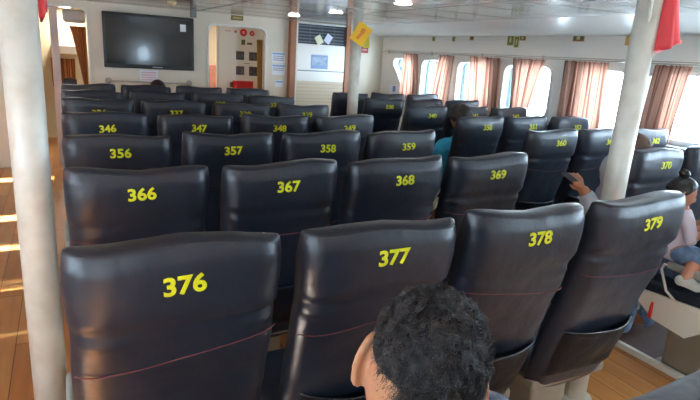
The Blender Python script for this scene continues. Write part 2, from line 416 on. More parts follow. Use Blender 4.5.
def sidepanel(bm):      # white moulded side plate under the cushion, tapering down
    P = [(.16, .455), (.60, .425), (.605, .385), (.47, .295), (.30, .275), (.20, .36)]
    for sx in (-1,):
        a = [bm.verts.new((sx*.218, y, z)) for y, z in P]; b = [bm.verts.new((sx*.234, y, z)) for y, z in P]
        bm.faces.new(a); bm.faces.new(b[::-1])
        for i in range(6): bm.faces.new((a[i], a[(i+1) % 6], b[(i+1) % 6], b[i]))
SIDE = mesh_of(sidepanel, WHITEPL)
FRAME = mesh_of(lambda bm: box(bm, (-.20, .18, .345), (.20, .56, .384), .006), PEDESTAL)
def pedestal(bm):
    box(bm, (-.10, .26, .02), (.10, .46, .345), .012); box(bm, (-.112, .22, 0), (.112, .50, .02), .004)
PED = mesh_of(pedestal, PEDESTAL)
def armrest(bm):
    box(bm, (-.242, .13, .585), (-.214, .46, .625), .012, 3)
ARM = mesh_of(armrest, GREYPL, True)
def armbr(bm):
    tube(bm, [(-.228, .45, .60), (-.228, .475, .60), (-.228, .485, .57), (-.228, .44, .47), (-.228, .36, .42), (-.228, .26, .42), (-.228, .20, .47), (-.228, .15, .54), (-.228, .14, .60)], .007, 8)
ARMB = mesh_of(armbr, WHITEPL, True)
NUMS = {}
def put(name, me, parent): o = bpy.data.objects.new(name, me); COL.objects.link(o); o.parent = parent; return o
PX = .495
def seat_x(c): return .002+PX*c+(.695 if c > 3 else 0)
def seat(c, r, number, label, group, z=0, full=True, numx=None, tilt=0., numrot=0.):
    v = (c*3+r*5) % NV
    if r == 0: v = {0: 1, 1: 2, 2: 5, 3: 6}.get(c, v)
    s = empty('ferry_seat', (seat_x(c), r*.7388, z)); tag(s, label, 'seat', group)
    put('backrest', BACKS[v], s); put('seat_cushion', CUSH, s); put('seat_frame', FRAME, s); put('pedestal', PED, s)
    
    if c in (0, 1, 4): put('side_panel', SIDE, s) 
    if c in (0, 4): put('armrest', ARM, s); put('armrest_bracket', ARMB, s)
    if r < 3: put('seam', SEAMS[v], s); put('piping', PIPES[v], s); put('storage_pocket', POCKETS[v], s)
    if number:
        me = text_mesh(number, .056, .0017, .0008)
        ca, sa = math.cos(numrot), math.sin(numrot); ox = numx if numx is not None else (.5*c+(.7075 if c > 3 else 0))-seat_x(c)
        for vt in me.vertices:
            x, y = vt.co.x*1.06, vt.co.y*.98; d = vt.co.z; x, y = x*ca-y*sa+ox, x*sa+y*ca+1.047
            vt.co = (x, back_y(x, y, v)-.0016-d, y)
        me.materials.append(YELLOW); put('seat_number', me, s)
    s.rotation_euler.x = tilt
    return s
COLNAMES = {0: 'leftmost column', 1: 'second column from the left', 2: 'third column from the left', 3: 'column left of the right-hand aisle',
            4: 'column right of the right-hand aisle', 5: 'middle column of the window-side block', 6: 'column nearest the windows'}
random.seed(3)
ROWN = ['nearest', 'second', 'third', 'fourth', 'fifth', 'sixth', 'frontmost']
COLN = ['leftmost column', 'second column', 'third column', 'column just left of the aisle', 'column just right of the aisle', 'middle window-side column', 'column nearest the windows']
for r in range(7):
    for c in range(7):
        if r == 0 and c > 4: continue
        num = '%d' % (376-10*r+c) if c < 4 else '%d' % (380-10*r+(c-4))
        hidden = (r == 6 and c != 3) or (r == 0 and c > 3) or (r == 5 and c in (0, 1, 5, 6)) or (r == 1 and c > 4) or (r == 4 and c > 4)
        row = {6: 'frontmost row', 5: 'second row from the front bulkhead', 4: 'third row from the front bulkhead', 1: 'second row from the camera', 0: 'nearest row'}.get(r, 'middle rows')
        if r == 0 and c == 4: lab = 'black seat with white side panel across the aisle, holding adult and child'
        elif hidden: lab = 'black seat in the %s row, %s' % (ROWN[r], COLN[c])
        else: lab = 'black seat with yellow number %s, %s row, %s' % (num, ROWN[r], COLN[c])
        grp = 'numbered seats left of the right-hand aisle' if c < 4 else 'numbered seats on the window side'
        dz = {5: -.012, 6: -.02}.get(r, 0)+random.uniform(-.006, .006)
        rot = {0: math.radians(2), 3: math.radians(3)}.get(c, 0)+math.radians(random.uniform(-2, 2))
        q_ = seat(c, r, num, lab, grp, z=0, tilt=0, numrot=rot)
        if r == 0 and c < 4: q_.location.x -= (.008, .006, .014, .004)[c]
        q_.location.y += random.uniform(-.012, .012)*(r > 0)
s1 = seat(1, -1, None, 'black vinyl seat whose top edge crosses the lower right corner', 'seats in the row behind seat 376'); s1.location.y -= .06; s1.location.z = .038
s0 = seat(0, -1, None, 'black vinyl seat that the curly-haired man sits in', 'seats in the row behind seat 376'); s0.location.y -= .115

# floor rails the window-side seats stand beside
struct(boxo('trim_5', (2.530, -1.2, 0), (2.560, 5.6, .035), WHITEPL, bev=.004))
struct(boxo('trim_8', (2.560, -1.2, 0), (4.04, 5.6, .012), mat('dark_brown_sheet', sr(74, 52, 44), .6, var=((.10, .05, .04), 12, .6))))  # thin dark brown sheet on the floor under the window-side seats

# ------------------------------------------------------------------ poles
def pole(x, y, r, label):
    p = tag(empty('support_pole', (x, y, 0)), label, 'pole', 'support poles')
    bm = bmesh.new(); tube(bm, [(0, 0, .012), (0, 0, 1), (0, 0, ZC-.012)], r, 36); bmo('pole_shaft', bm, POLE, p, True)
    bm = bmesh.new(); tube(bm, [(0, 0, 0), (0, 0, .012)], r*1.6, 32); bmo('floor_flange', bm, POLE, p)
    bm = bmesh.new(); tube(bm, [(0, 0, ZC-.012), (0, 0, ZC)], r*1.6, 32); bmo('ceiling_flange', bm, POLE, p)
    return p
PL = (-.395, 2.02); PM = (2.31, 3.72); PR = (1.893, .436)
PL = (-.318, 1.05); 
pole(*PL, .058, 'thick worn white pole at the left edge beside seat 376')
pole(*PM, .053, 'thin-looking white pole mid-cabin with the yellow diamond sign')
pole(*PR, .047, 'white pole behind seat 379 with the red cloth')

def cloth(name, pts_top, pts_bot, width_fn, material, depth=.02, folds=3, NU=20, NV_=16, parent=None, seed=0):
    pass
# red cloth on the right pole: a hanging, folded bag
def hang_cloth(name, cx, cy_, z0, z1, w0, w1, th, ang, skew=0):
    bm = bmesh.new(); NU, NV2 = 28, 16; R = []
    for j in range(NV2+1):
        v = j/NV2; z = z1+(z0-z1)*v; w = w0+(w1-w0)*v**1.3; ring = []
        for k in range(NU):
            a = 2*math.pi*k/NU; rr = 1+.16*math.sin(a*5+v*2)*v+.06*math.sin(a*9)
            x = w/2*math.cos(a)*rr+skew*v; y = th/2*(.5+.8*v)*math.sin(a)*rr
            ring.append(bm.verts.new((cx+x*math.cos(ang)-y*math.sin(ang), cy_+x*math.sin(ang)+y*math.cos(ang), z+(.012*math.sin(a*2+1)+.02*math.cos(a) if j == NV2 else 0))))
        R.append(ring)
    for j in range(NV2):
        for k in range(NU): bm.faces.new((R[j][k], R[j][(k+1) % NU], R[j+1][(k+1) % NU], R[j+1][k]))
    bm.faces.new(R[0]); bm.faces.new(R[-1])
    return bmo(name, bm, REDC, None, True)
va = math.atan2(-math.sin(YAW+.5), math.cos(YAW+.5))
tag(hang_cloth('red_cloth', 1.942, .392, 1.63, 1.86, .055, .098, .05, va, .02), 'large red cloth hanging from the right-hand pole', 'cloth')
tag(hang_cloth('red_cloth', PL[0]+.072, PL[1]+.012, 1.585, 1.80, .022, .024, .02, 0), 'small red cloth hanging on the left-hand pole', 'cloth')
bm = bmesh.new(); tube(bm, [(1.838, .40, 1.90), (1.832, .385, 1.83), (1.815, .37, 1.74), (1.80, .36, 1.715)], [.004, .005, .007, .003], 7)
tube(bm, [(1.835, .40, 1.88), (1.828, .39, 1.82), (1.826, .38, 1.77)], .004, 6)
tag(bmo('tie_string', bm, WHITEPL, None, True), 'white knotted string on the right-hand pole near the ceiling', 'string')

# yellow diamond sign hanging on the middle pole
yc = atY(361, 34, 3.60); sg = tag(empty('hanging_sign', yc), 'yellow diamond plastic sign hanging by a cord on the middle pole', 'sign')
YM = mat('yellow_plastic', sr(250, 196, 10), .35); OM = mat('orange_print', sr(240, 130, 40), .5)
sg.rotation_euler = (0, math.radians(-8), -.35)
bm = bmesh.new(); box(bm, (-.072, -.003, -.092), (.072, .003, .092), .002, 2, Matrix.Rotation(math.radians(38), 4, 'Y')); bmo('sign_board', bm, YM, sg)
bm = bmesh.new(); box(bm, (-.058, -.005, -.014), (.058, -.0032, .014), 0, 1, Matrix.Rotation(math.radians(-42), 4, 'Y')); bmo('sign_stripe', bm, OM, sg)
bm = bmesh.new(); box(bm, (-.02, -.0055, .012), (.02, -.0032, .052), 0, 1, Matrix.Rotation(math.radians(38), 4, 'Y')); bmo('sign_emblem', bm, OM, sg)
bm = bmesh.new(); box(bm, (.015, .006, -.13), (.075, .010, -.02), .001); bmo('sign_backing', bm, mat('yellow_green', sr(214, 196, 60), .5), sg)
tubeo('sign_cord', [(.0, 0, .10), (.004, 0, .19)], .0022, WHITEPL, sg, 6)

# ------------------------------------------------------------------ curtains on the window wall
def curtain(label, Y0t, Y1t, Y0b, Y1b, X, zt, zb, material, group, pleats=6, axis='Y', seed=0, drop=None):
    bm = bmesh.new(); NU, NV2 = pleats*12, 22; G = []
    uvl = bm.loops.layers.uv.new('UVMap'); UV = {}
    for j in range(NV2+1):
        v = j/NV2; ease = v**.8; a = Y0t+(Y0b-Y0t)*ease; b = Y1t+(Y1b-Y1t)*ease; row = []
        for i in range(NU+1):
            u = i/NU; q = a+(b-a)*(u+.012*math.sin(u*23+seed+v*2)); amp = .016+.010*math.sin(u*9+seed)
            d = amp*math.sin(u*pleats*2*math.pi+.6*math.sin(v*3+seed+u*5))*(.55+.45*v)+.004*math.sin(u*70+v*4)
            z = zt+(zb-zt)*v + (.004*math.sin(u*pleats*4*math.pi) if j == 0 else 0)
            co = (X+d, q, z) if axis == 'Y' else (q, X+d, z)
            vv = bm.verts.new(co); UV[vv] = (u, v); row.append(vv)
        G.append(row)
    for j in range(NV2):
        for i in range(NU):
            f = bm.faces.new((G[j][i], G[j][i+1], G[j+1][i+1], G[j+1][i]))
            for l in f.loops: l[uvl].uv = UV[l.vert]
    bmesh.ops.solidify(bm, geom=list(bm.faces), thickness=.0025)
    return tag(bmo('curtain', bm, material, None, True), label, 'curtain', group)
CX = 4.085; ZT, ZB = 1.605, .93
CR = [(5.30, 5.64, 5.20, 5.68, 'the window nearest the front bulkhead', 4), (4.50, 4.82, 4.55, 4.96, 'the second window from the front bulkhead', 4), (3.68, 4.20, 3.62, 4.14, 'the third window from the front bulkhead', 6),
      (3.02, 3.47, 3.20, 3.42, 'the fourth window from the front bulkhead', 6), (2.29, 2.79, 2.27, 2.79, 'the window left of the right-hand pole', 6), (1.55, 1.86, 1.62, 1.90, 'the window at the right edge, right of the pole', 5)]
for i, (a, b, c_, d_, w, pl) in enumerate(CR): curtain('rose pleated curtain on '+w, a, b, c_, d_, CX, ZT, ZB, ROSE, 'rose curtains on the window wall', pl, seed=i*1.7)
rod = tag(empty('curtain_rod', (4.07, 2, 1.615)), 'long double curtain rod along the top of the window wall', 'curtain rod')
tubeo('rod_tube', [(0, -4.5, 0), (0, 4.22, 0)], .005, RODM, rod, 8); tubeo('rod_tube', [(.035, -4.5, .018), (.035, 4.22, .018)], .004, RODM, rod, 8)
for yy in (6.15, 5.05, 4.05, 3.12, 2.1, 1.2, .3):
    bm = bmesh.new(); box(bm, (0, yy-2-.006, -.004), (.078, yy-2+.006, .004)); box(bm, (.07, yy-2-.012, -.02), (.079, yy-2+.012, .03)); bmo('rod_bracket', bm, RODM, rod)
# curtains on the left wall, leaving slits for the sun
for i, (a, b) in enumerate(WIN_L[:7]):
    s_ = {0: 5.62, 2: 4.13, 3: 3.37, 4: 2.62}.get(i)
    if s_ is None: s_ = b+.05
    if s_-.085 > a: curtain('rose pleated curtain drawn over a window of the left wall', a-.05, s_-.085, a-.05, s_-.085, XL+.05, ZT, ZB, ROSE, 'rose curtains on the left wall', 7, seed=i)
    if s_+.085 < b: curtain('rose pleated curtain drawn over a window of the left wall', s_+.085, b+.05, s_+.085, b+.05, XL+.05, ZT, ZB, ROSE, 'rose curtains on the left wall', 5, seed=i)

# small plates above the windows
PLT = [(434, 39, .055, .05, 'dark olive', OLIVE), (454, 39, .05, .055, 'olive green', OLIVE), (472, 38, .06, .045, 'brown', BROWNPL), (511, 40, .085, .10, 'largest olive green', OLIVE), (517, 42, .06, .10, 'tall narrow olive', OLIVE), (523, 38, .075, .045, 'brown', BROWNPL), (579, 38, .11, .055, 'wide gold-edged', BROWNPL), (631, 39, .08, .09, 'square gold', GOLDP)]
names = ['first of the small plates above the windows, dark olive, nearest the front bulkhead', 'second small plate above the windows, olive green with pale yellow border', 'third small plate above the windows, brown', 'largest olive green plate of the cluster of three above the windows',
         'narrow olive green plate in the middle of the cluster of three', 'brown plate on the right of the cluster of three above the windows', 'wide brown plate with gold border above the rose curtain', 'square gold plate beside the right-hand pole']
for (x, y, w, h, _, M_), nm in zip(PLT, names):
    w *= 1.2; h *= 1.2; p = atX(x, y, XR); e = tag(empty('wall_plate', (XR, p.y, p.z)), nm, 'wall plate', 'small plates above the windows')
    dx = -.006
    boxo('plate_border', (-.005, -w/2, -h/2), (0, w/2, h/2), GOLDP if 'gold' in nm or 'brown' in nm else mat('pale_yellow_border', sr(190, 196, 120), .5), e)
    boxo('plate_face', (-.007, -w/2+.008, -h/2+.008), (-.005, w/2-.008, h/2-.008), M_, e)
    if w > .075 or h > .08: boxo('plate_symbol', (-.0085, -w*.15, -h*.22), (-.007, w*.15, h*.22), mat('pale_symbol', sr(196, 190, 130), .5), e)

# ------------------------------------------------------------------ things on the front bulkhead
def P_(x, y): return atY(x, y, YF)
def rect(x0, y0, x1, y1, Y=YF):
    a, b, c, d = atY(x0, y0, Y), atY(x1, y0, Y), atY(x0, y1, Y), atY(x1, y1, Y)
    return (a.x+c.x)/2, (b.x+d.x)/2, (c.z+d.z)/2, (a.z+b.z)/2
# television
x0, x1, z0, z1 = rect(101.5, 14, 194, 65, YF-.09); x0 = atY(103, 40, YF-.09).x; x1 = atY(194, 40, YF-.09).x
z1 = atY(148, 14.5, YF-.09).z; z0 = atY(148, 69, YF-.09).z
tv = tag(empty('television', ((x0+x1)/2, YF, (z0+z1)/2)), 'large black flat television high on the cream front bulkhead', 'television')
w, h = (x1-x0)/2, (z1-z0)/2
boxo('tv_casing', (-w, -.09, -h), (w, -.05, h), BLACK, tv, .008)
boxo('tv_screen', (-w+.035, -.0925, -h+.05), (w-.035, -.0895, h-.035), mat('tv_glass', (.008, .010, .014), .13, spec=.6, coat=.15), tv)
boxo('wall_mount', (-.25, -.05, -.2), (.25, 0, .2), BLACK, tv)
boxo('tv_logo', (.02, -.0925, -h+.018), (.14, -.0902, -h+.030), mat('silver_print', sr(170, 175, 180), .4), tv)
boxo('tv_sticker', (w-.17, -.0940, h-.17), (w-.10, -.0926, h-.085), PAPER, tv)
# handrail under it
a, b = atY(109, 81, YF-.06), atY(190, 84, YF-.06)
hr = tag(empty('handrail', (a.x, YF, a.z)), 'thin steel handrail on the bulkhead below the television', 'handrail')
L_ = b.x-a.x
tubeo('rail_bar', [(0, -.06, 0), (L_, -.06, 0)], .010, RODM, hr, 10)
for xx in (0, L_):
    tubeo('rail_bracket', [(xx, -.06, 0), (xx, 0, 0)], .009, RODM, hr, 8)
    bm = bmesh.new(); tube(bm, [(xx, -.012, 0), (xx, 0, 0)], .038, 20); bmo('rail_rosette', bm, RODM, hr)
x0, x1, z0, z1 = rect(140, 71, 158, 81)
n1 = tag(empty('notice', ((x0+x1)/2, YF, (z0+z1)/2)), 'pink and white notice on the wall right below the television', 'notice')
w, h = (x1-x0)/2, (z1-z0)/2+.01
boxo('notice_sheet', (-w, -.003, -h), (w, 0, h), PAPER, n1)
for k in range(4): boxo('notice_line', (-w+.02, -.0042, h-.035-.03*k), (w-.02, -.003, h-.023-.03*k), PINKINK, n1)
# sign above the second opening
x0, x1, z0, z1 = rect(231, 15.5, 243, 20.5)
e = tag(empty('door_sign', ((x0+x1)/2, YF, (z0+z1)/2)), 'small dark olive sign above the right doorway of the bulkhead', 'sign'); w, h = (x1-x0)/2, (z1-z0)/2
boxo('sign_plate', (-w, -.01, -h), (w, 0, h), OLIVE, e); boxo('sign_print', (-w*.7, -.012, -h*.35), (w*.7, -.01, h*.35), GOLDP, e)
# grey bracket at the top right of the television
x0, x1, z0, z1 = rect(190, 7, 196, 18, YF-.12)
bk = tag(empty('speaker_box', ((x0+x1)/2, YF, (z0+z1)/2)), 'small grey box high on the bulkhead at the top right corner of the television', 'box')
boxo('box_body', (-.035, -.17, -.06), (.035, -.10, .05), mat('mid_grey', sr(130, 130, 126), .5), bk, .006); boxo('box_arm', (-.012, -.10, -.02), (.012, 0, .005), RODM, bk)
# notices between doorway and cabinet
for (x0_, y0_, x1_, y1_), lab, cnt in (((272, 52, 285, 63), 'upper blue and white notice beside the wood-framed cabinet', 4), ((272, 64, 285, 75), 'middle blue and white notice below another, beside the wood-framed cabinet', 3), ((275, 80, 283, 87), 'small white card lowest beside the wood-framed cabinet', 1)):
    x0, x1, z0, z1 = rect(x0_, y0_, x1_, y1_); e = tag(empty('notice', ((x0+x1)/2, YF, (z0+z1)/2)), lab, 'notice'); w, h = (x1-x0)/2, (z1-z0)/2
    boxo('notice_sheet', (-w, -.003, -h), (w, 0, h), PAPER, e); boxo('notice_header', (-w+.006, -.0045, h-.035), (w-.006, -.003, h-.012), BLUEINK, e)
    for k in range(cnt-1): boxo('notice_line', (-w+.015, -.0045, h-.062-.026*k), (w-.02, -.003, h-.052-.026*k), mat('grey_print', sr(150, 150, 165), .6), e)

# tall cabinet with wooden posts: grille above, panel and louvres below
cx0, cx1 = P_(287.5, 60).x, P_(347.5, 60).x; gz1 = P_(318, 25).z; gz0 = P_(318, 44.5).z; lz = P_(320, 71).z; lw = P_(320, 81).z
cb = tag(empty('air_conditioner_cabinet', ((cx0+cx1)/2, YF, 0)), 'tall white wood-framed cabinet with dark top grille right of the doorways', 'cabinet')
W = (cx1-cx0)/2; D = .10
for s_ in (-1, 1): boxo('wooden_post', (min(s_*W, s_*(W-.085)), -D, 0), (max(s_*W, s_*(W-.085)), 0, ZC-.005), WOODP, cb, .004)
boxo('white_trim', (-W+.085, -D+.02, 0), (-W+.115, 0, gz1+.02), WALLC, cb); 
boxo('top_trim', (-W+.115, -D+.02, gz1), (W-.086, 0, gz1+.02), WALLG, cb)
boxo('grille_recess', (-W+.115, -D+.07, gz0), (W-.086, 0, gz1), GRILLE, cb)
bm = bmesh.new()
for k in range(6):
    z = gz0+.02+(gz1-gz0-.03)*k/5.5; box(bm, (-W+.118, -D+.035, z), (W-.088, -D+.069, z+.014))
for k in range(5): x = -W+.12+(2*W-.21)*k/4; box(bm, (x-.004, -D+.03, gz0), (x+.004, -D+.034, gz1))
bmo('grille_slats', bm, mat('slate_slat', sr(92, 100, 112), .4), cb)
boxo('front_panel', (-W+.115, -D+.02, lw), (W-.086, 0, gz0-.002), mat('white_panel', sr(232, 231, 224), .2), cb)
boxo('lower_panel', (-W+.115, -D+.024, 0.02), (W-.086, 0, lw-.002), mat('beige_panel', sr(212, 196, 168), .35), cb)
bm = bmesh.new()
for k in range(9): box(bm, (-W+.12, -D+.018, lw-.05-k*.05), (W-.09, -D+.0238, lw-.04-k*.05))
bmo('louvre_slats', bm, mat('beige_slat', sr(196, 178, 148), .35), cb)
boxo('grey_strip', (-W+.12, -D+.012, lz-.008), (W-.09, -D+.0198, lz+.008), mat('strip_grey', sr(140, 146, 150), .3), cb)
x0, x1, z0, z1 = rect(311, 55, 328, 69, YF-.085)
e = tag(empty('poster', ((x0+x1)/2, YF-.0805, (z0+z1)/2)), 'small blue landscape poster stuck on the white cabinet panel', 'poster'); w, h = (x1-x0)/2, (z1-z0)/2
boxo('poster_sheet', (-w, -.003, -h), (w, 0, h), BLUEINK, e)
boxo('poster_print', (-w+.02, -.0045, -h+.05), (w-.02, -.003, h-.03), mat('poster_blue', sr(186, 208, 226), .5, var=((.18, .32, .5), 14, .9)), e)
for k, (px, py, rz, M_, lb) in enumerate(((319, 40, -30, mat('cream_card', sr(226, 226, 196), .5), 'tilted cream card stuck over the dark cabinet grille'), (328, 39, 32, mat('pale_blue_card', sr(214, 220, 240), .5), 'tilted pale blue card stuck over the dark cabinet grille'))):
    c_ = atY(px, py, YF-.085); bm = bmesh.new(); box(bm, (-.048, -.002, -.06), (.048, .002, .06), 0, 1, Matrix.Rotation(math.radians(rz), 4, 'Y'))
    tag(bmo('card', bm, M_, None, loc=(c_.x, YF-.088-.006*k, c_.z)), lb, 'card')
# small red sign right of the middle pole
x0, x1, z0, z1 = rect(361, 47, 368, 53)
e = tag(empty('wall_sign', ((x0+x1)/2, YF, (z0+z1)/2)), 'small dark red wall sign just below the yellow diamond sign', 'sign'); w, h = (x1-x0)/2, (z1-z0)/2
boxo('sign_plate', (-w, -.006, -h), (w, 0, h), mat('dull_red', sr(176, 60, 60), .5), e); boxo('sign_print', (-w*.7, -.008, -h*.2), (w*.7, -.006, h*.3), PINKINK, e)
# card by the corner
p = atX(394, 89.5, XR); e = tag(empty('notice', (XR, p.y, p.z)), 'white notice with blue mark near the corner beside the first rose curtain', 'notice')
boxo('notice_sheet', (-.003, -.13, -.075), (0, .13, .07), PAPER, e); boxo('notice_mark', (-.0045, -.045, -.03), (-.003, .035, .05), mat('blue_mark', sr(110, 140, 200), .5), e)

# ------------------------------------------------------------------ beyond the right-hand doorway: fire-control panel wall
FP = 6.95
fp = tag(empty('safety_board', (2.36, FP, 0)), 'white partition with red fire signs and four dark photographs inside the right doorway', 'safety board')
a = atY(219, 60, FP).x-2.36; boxo('board_panel', (a, 0, 0), (a+.78, .04, 1.90), mat('board_white', sr(236, 235, 224), .35), fp)
boxo('board_edge', (a-.03, 0, 0), (a, .05, 1.90), WALLC, fp)
def onboard(x, y): q = atY(x, y, FP); return q.x-2.36, q.z
for (x, y, r) in ((235.5, 31.5, .018), (243.5, 32.5, .052), (252, 33.5, .036)):
    X_, Z_ = onboard(x, y); bm = bmesh.new(); tube(bm, [(X_, -.006, Z_), (X_, 0, Z_)], r, 28); bmo('red_sign', bm, REDP, fp)
    bm = bmesh.new(); tube(bm, [(X_, -.0075, Z_), (X_, -.006, Z_)], r*.45, 20); bmo('sign_symbol', bm, PINKINK, fp)
for (x0_, y0_, x1_, y1_, M_, nm) in ((236, 51, 244, 60, BLACK, 'photograph'), (249, 52, 257, 61, BLACK, 'photograph'), (236, 66, 244, 75, BLACK, 'photograph'), (249, 66.5, 257, 76, BLACK, 'photograph'),
        (241.5, 39.5, 245, 45, OLIVE, 'small_plate'), (247, 42.5, 252, 45, OLIVE, 'small_plate'), (244, 63, 250, 64, mat('green_tape', sr(130, 160, 130), .5), 'tape'), (225, 30, 231, 31.5, PINKINK, 'small_print'), (230, 82, 234, 87, BROWNPL, 'small_plate')):
    (ax, az), (bx, bz) = onboard(x0_, y0_), onboard(x1_, y1_)
    boxo(nm, (ax, -.006, min(az, bz)), (bx, 0, max(az, bz)), mat('dark_photo', sr(72, 70, 76), .35, var=((.2, .18, .18), 20, .6)) if nm == 'photograph' else M_, fp)
q0, q1 = atY(235, 82, FP-.12), atY(253, 100, FP-.12)
rb = tag(empty('fire_box', ((q0.x+q1.x)/2, FP, q1.z)), 'bright red box on the partition inside the right doorway', 'box'); w = (q1.x-q0.x)/2
boxo('box_body', (-w, -.12, 0), (w, -.0002, q0.z-q1.z), REDP, rb, .006); boxo('box_lid', (-w-.004, -.124, q0.z-q1.z+.0005), (w+.004, -.012, q0.z-q1.z+.014), REDP, rb, .003)
curtain('mustard curtain at the right side of the right doorway', 2.20, 2.285, 2.24, 2.285, YF+.11, 1.66, .4, curtain_mat('mustard_curtain', sr(220, 180, 110), sr(160, 110, 50), sr(196, 150, 84)), None, 3, axis='X')
# red-brown wooden cupboard seen at the left of that doorway
q0, q1 = atY(207, 65, 7.9), atY(219, 92, 7.9)
cd = tag(empty('wooden_cupboard', (1.86, 8.1, 0)), 'reddish wooden cupboard seen at the left inside the right doorway', 'cupboard')
RW = mat('reddish_wood', sr(176, 110, 84), .4, var=((.25, .10, .06), 6, .6)); boxo('cupboard_body', (-.25, -.2, 0), (.28, .2, q0.z), RW, cd, .006); boxo('cupboard_door', (-.23, -.215, .05), (.02, -.201, q0.z-.04), RW, cd, .004); boxo('cupboard_door', (.03, -.215, .05), (.26, -.201, q0.z-.04), RW, cd, .004)
for xx in (0, .05): boxo('door_knob', (xx-.008, -.235, .75), (xx+.008, -.216, .77), BLACK, cd)

# ------------------------------------------------------------------ beyond the left-hand doorway
curtain('brown striped curtain gathered at the right side of the left doorway', -.10, .085, .045, .075, YF+.12, 1.66, .85, ORANGE, None, 4, axis='X', seed=2)
tag(boxo('curtain_cover', (-.16, YF+.09, 1.70), (.085, YF+.22, 1.85), mat('grey_cover', sr(170, 166, 158), .3), bev=.04, seg=4), 'rounded grey roller cover above the brown striped curtain', 'roller cover')
curtain('short brown curtain at the back of the passage, beyond the left doorway', -.34, -.02, -.34, -.02, 8.35, 1.22, .80, ORANGE, None, 5, axis='X', seed=5)
q0, q1 = atY(58, 45, 8.2), atY(72, 54, 8.2)
tag(boxo('wall_shelf', (q0.x-.1, 8.0, q1.z), (q1.x+.15, YA, q0.z), WALLC, bev=.01), 'cream box shelf above the short brown curtain beyond the left doorway', 'shelf')
tag(boxo('black_case', (-.20, 7.9, .0), (-.02, 8.2, .95), BLACK, bev=.02), 'black case standing below the short brown curtain beyond the left doorway', 'case')
struct(boxo('trim_6', (-.30, YF+.0705, 0), (-.215, YF+.13, ZC-.001), mat('pinkish_jamb', sr(190, 172, 164), .5)))
bg = tag(empty('passage_seat', (-.88, 7.5, 0)), 'blue seat with red headrest glimpsed left of the left-hand pole', 'seat')
boxo('seat_base', (-.12, -.2, 0), (.2, .2, .42), mat('navy_fabric', sr(44, 58, 84), .7), bg, .03); boxo('backrest', (-.12, .1, .42), (.2, .2, .78), mat('navy_fabric', (0, 0, 0)), bg, .03); boxo('headrest', (-.1, .08, .79), (.18, .2, .92), mat('dark_red_fabric', sr(150, 40, 50), .7), bg, .03)

# ------------------------------------------------------------------ ceiling lamps and fittings
LAMP = mat('lamp_diffuser', (1, 1, 1), .4, emit=((1, .97, .9), 5))
def lamp(x, y, label, r=.068, z=ZC):
    e = tag(empty('ceiling_light', (x, y, z)), label, 'ceiling light', 'round ceiling lights')
    bm = bmesh.new(); tube(bm, [(0, 0, 0), (0, 0, -.005)], r*1.12, 32); bmo('light_ring', bm, WHITEPL, e)
    bm = bmesh.new(); tube(bm, [(0, 0, -.0051), (0, 0, -.009)], [r, r*.9], 32); bmo('light_diffuser', bm, LAMP, e)
for x, y, lb in ((2.29, 5.32, 'round ceiling light above the top left corner of the wood-framed cabinet'), (2.35, 4.29, 'round ceiling light just left of the middle pole'), (2.22, 2.80, 'round ceiling light nearest the camera, right of the middle pole'), (-.11, 8.2, 'ceiling light seen through the left doorway'),
                 (-.6, 1.6, 'ceiling light over the left aisle'), (-.6, -1.4, 'ceiling light over the left aisle, behind the camera'), (2.2, .2, 'ceiling light over the right aisle beside the right-hand pole'), (2.2, -2.0, 'ceiling light over the right aisle, behind the camera'), (.8, -1.9, 'ceiling light over the centre, behind the camera'), (2.3, 7.6, 'ceiling light hidden above the right doorway passage'), (.9, 7.5, 'ceiling light in the passage behind the television wall')):
    lamp(x, y, lb)
e = tag(empty('detector', (.86, 5.16, ZC)), 'small round yellowish ceiling detector in front of the television', 'smoke detector')
bm = bmesh.new(); tube(bm, [(0, 0, 0), (0, 0, -.02), (0, 0, -.035)], [.05, .045, .02], 24); bmo('detector_body', bm, mat('aged_white', sr(226, 210, 160), .4), e, True)
bm = bmesh.new(); tube(bm, [(0, 0, -.0352), (0, 0, -.043)], .008, 12); bmo('detector_led', bm, BLACK, e)

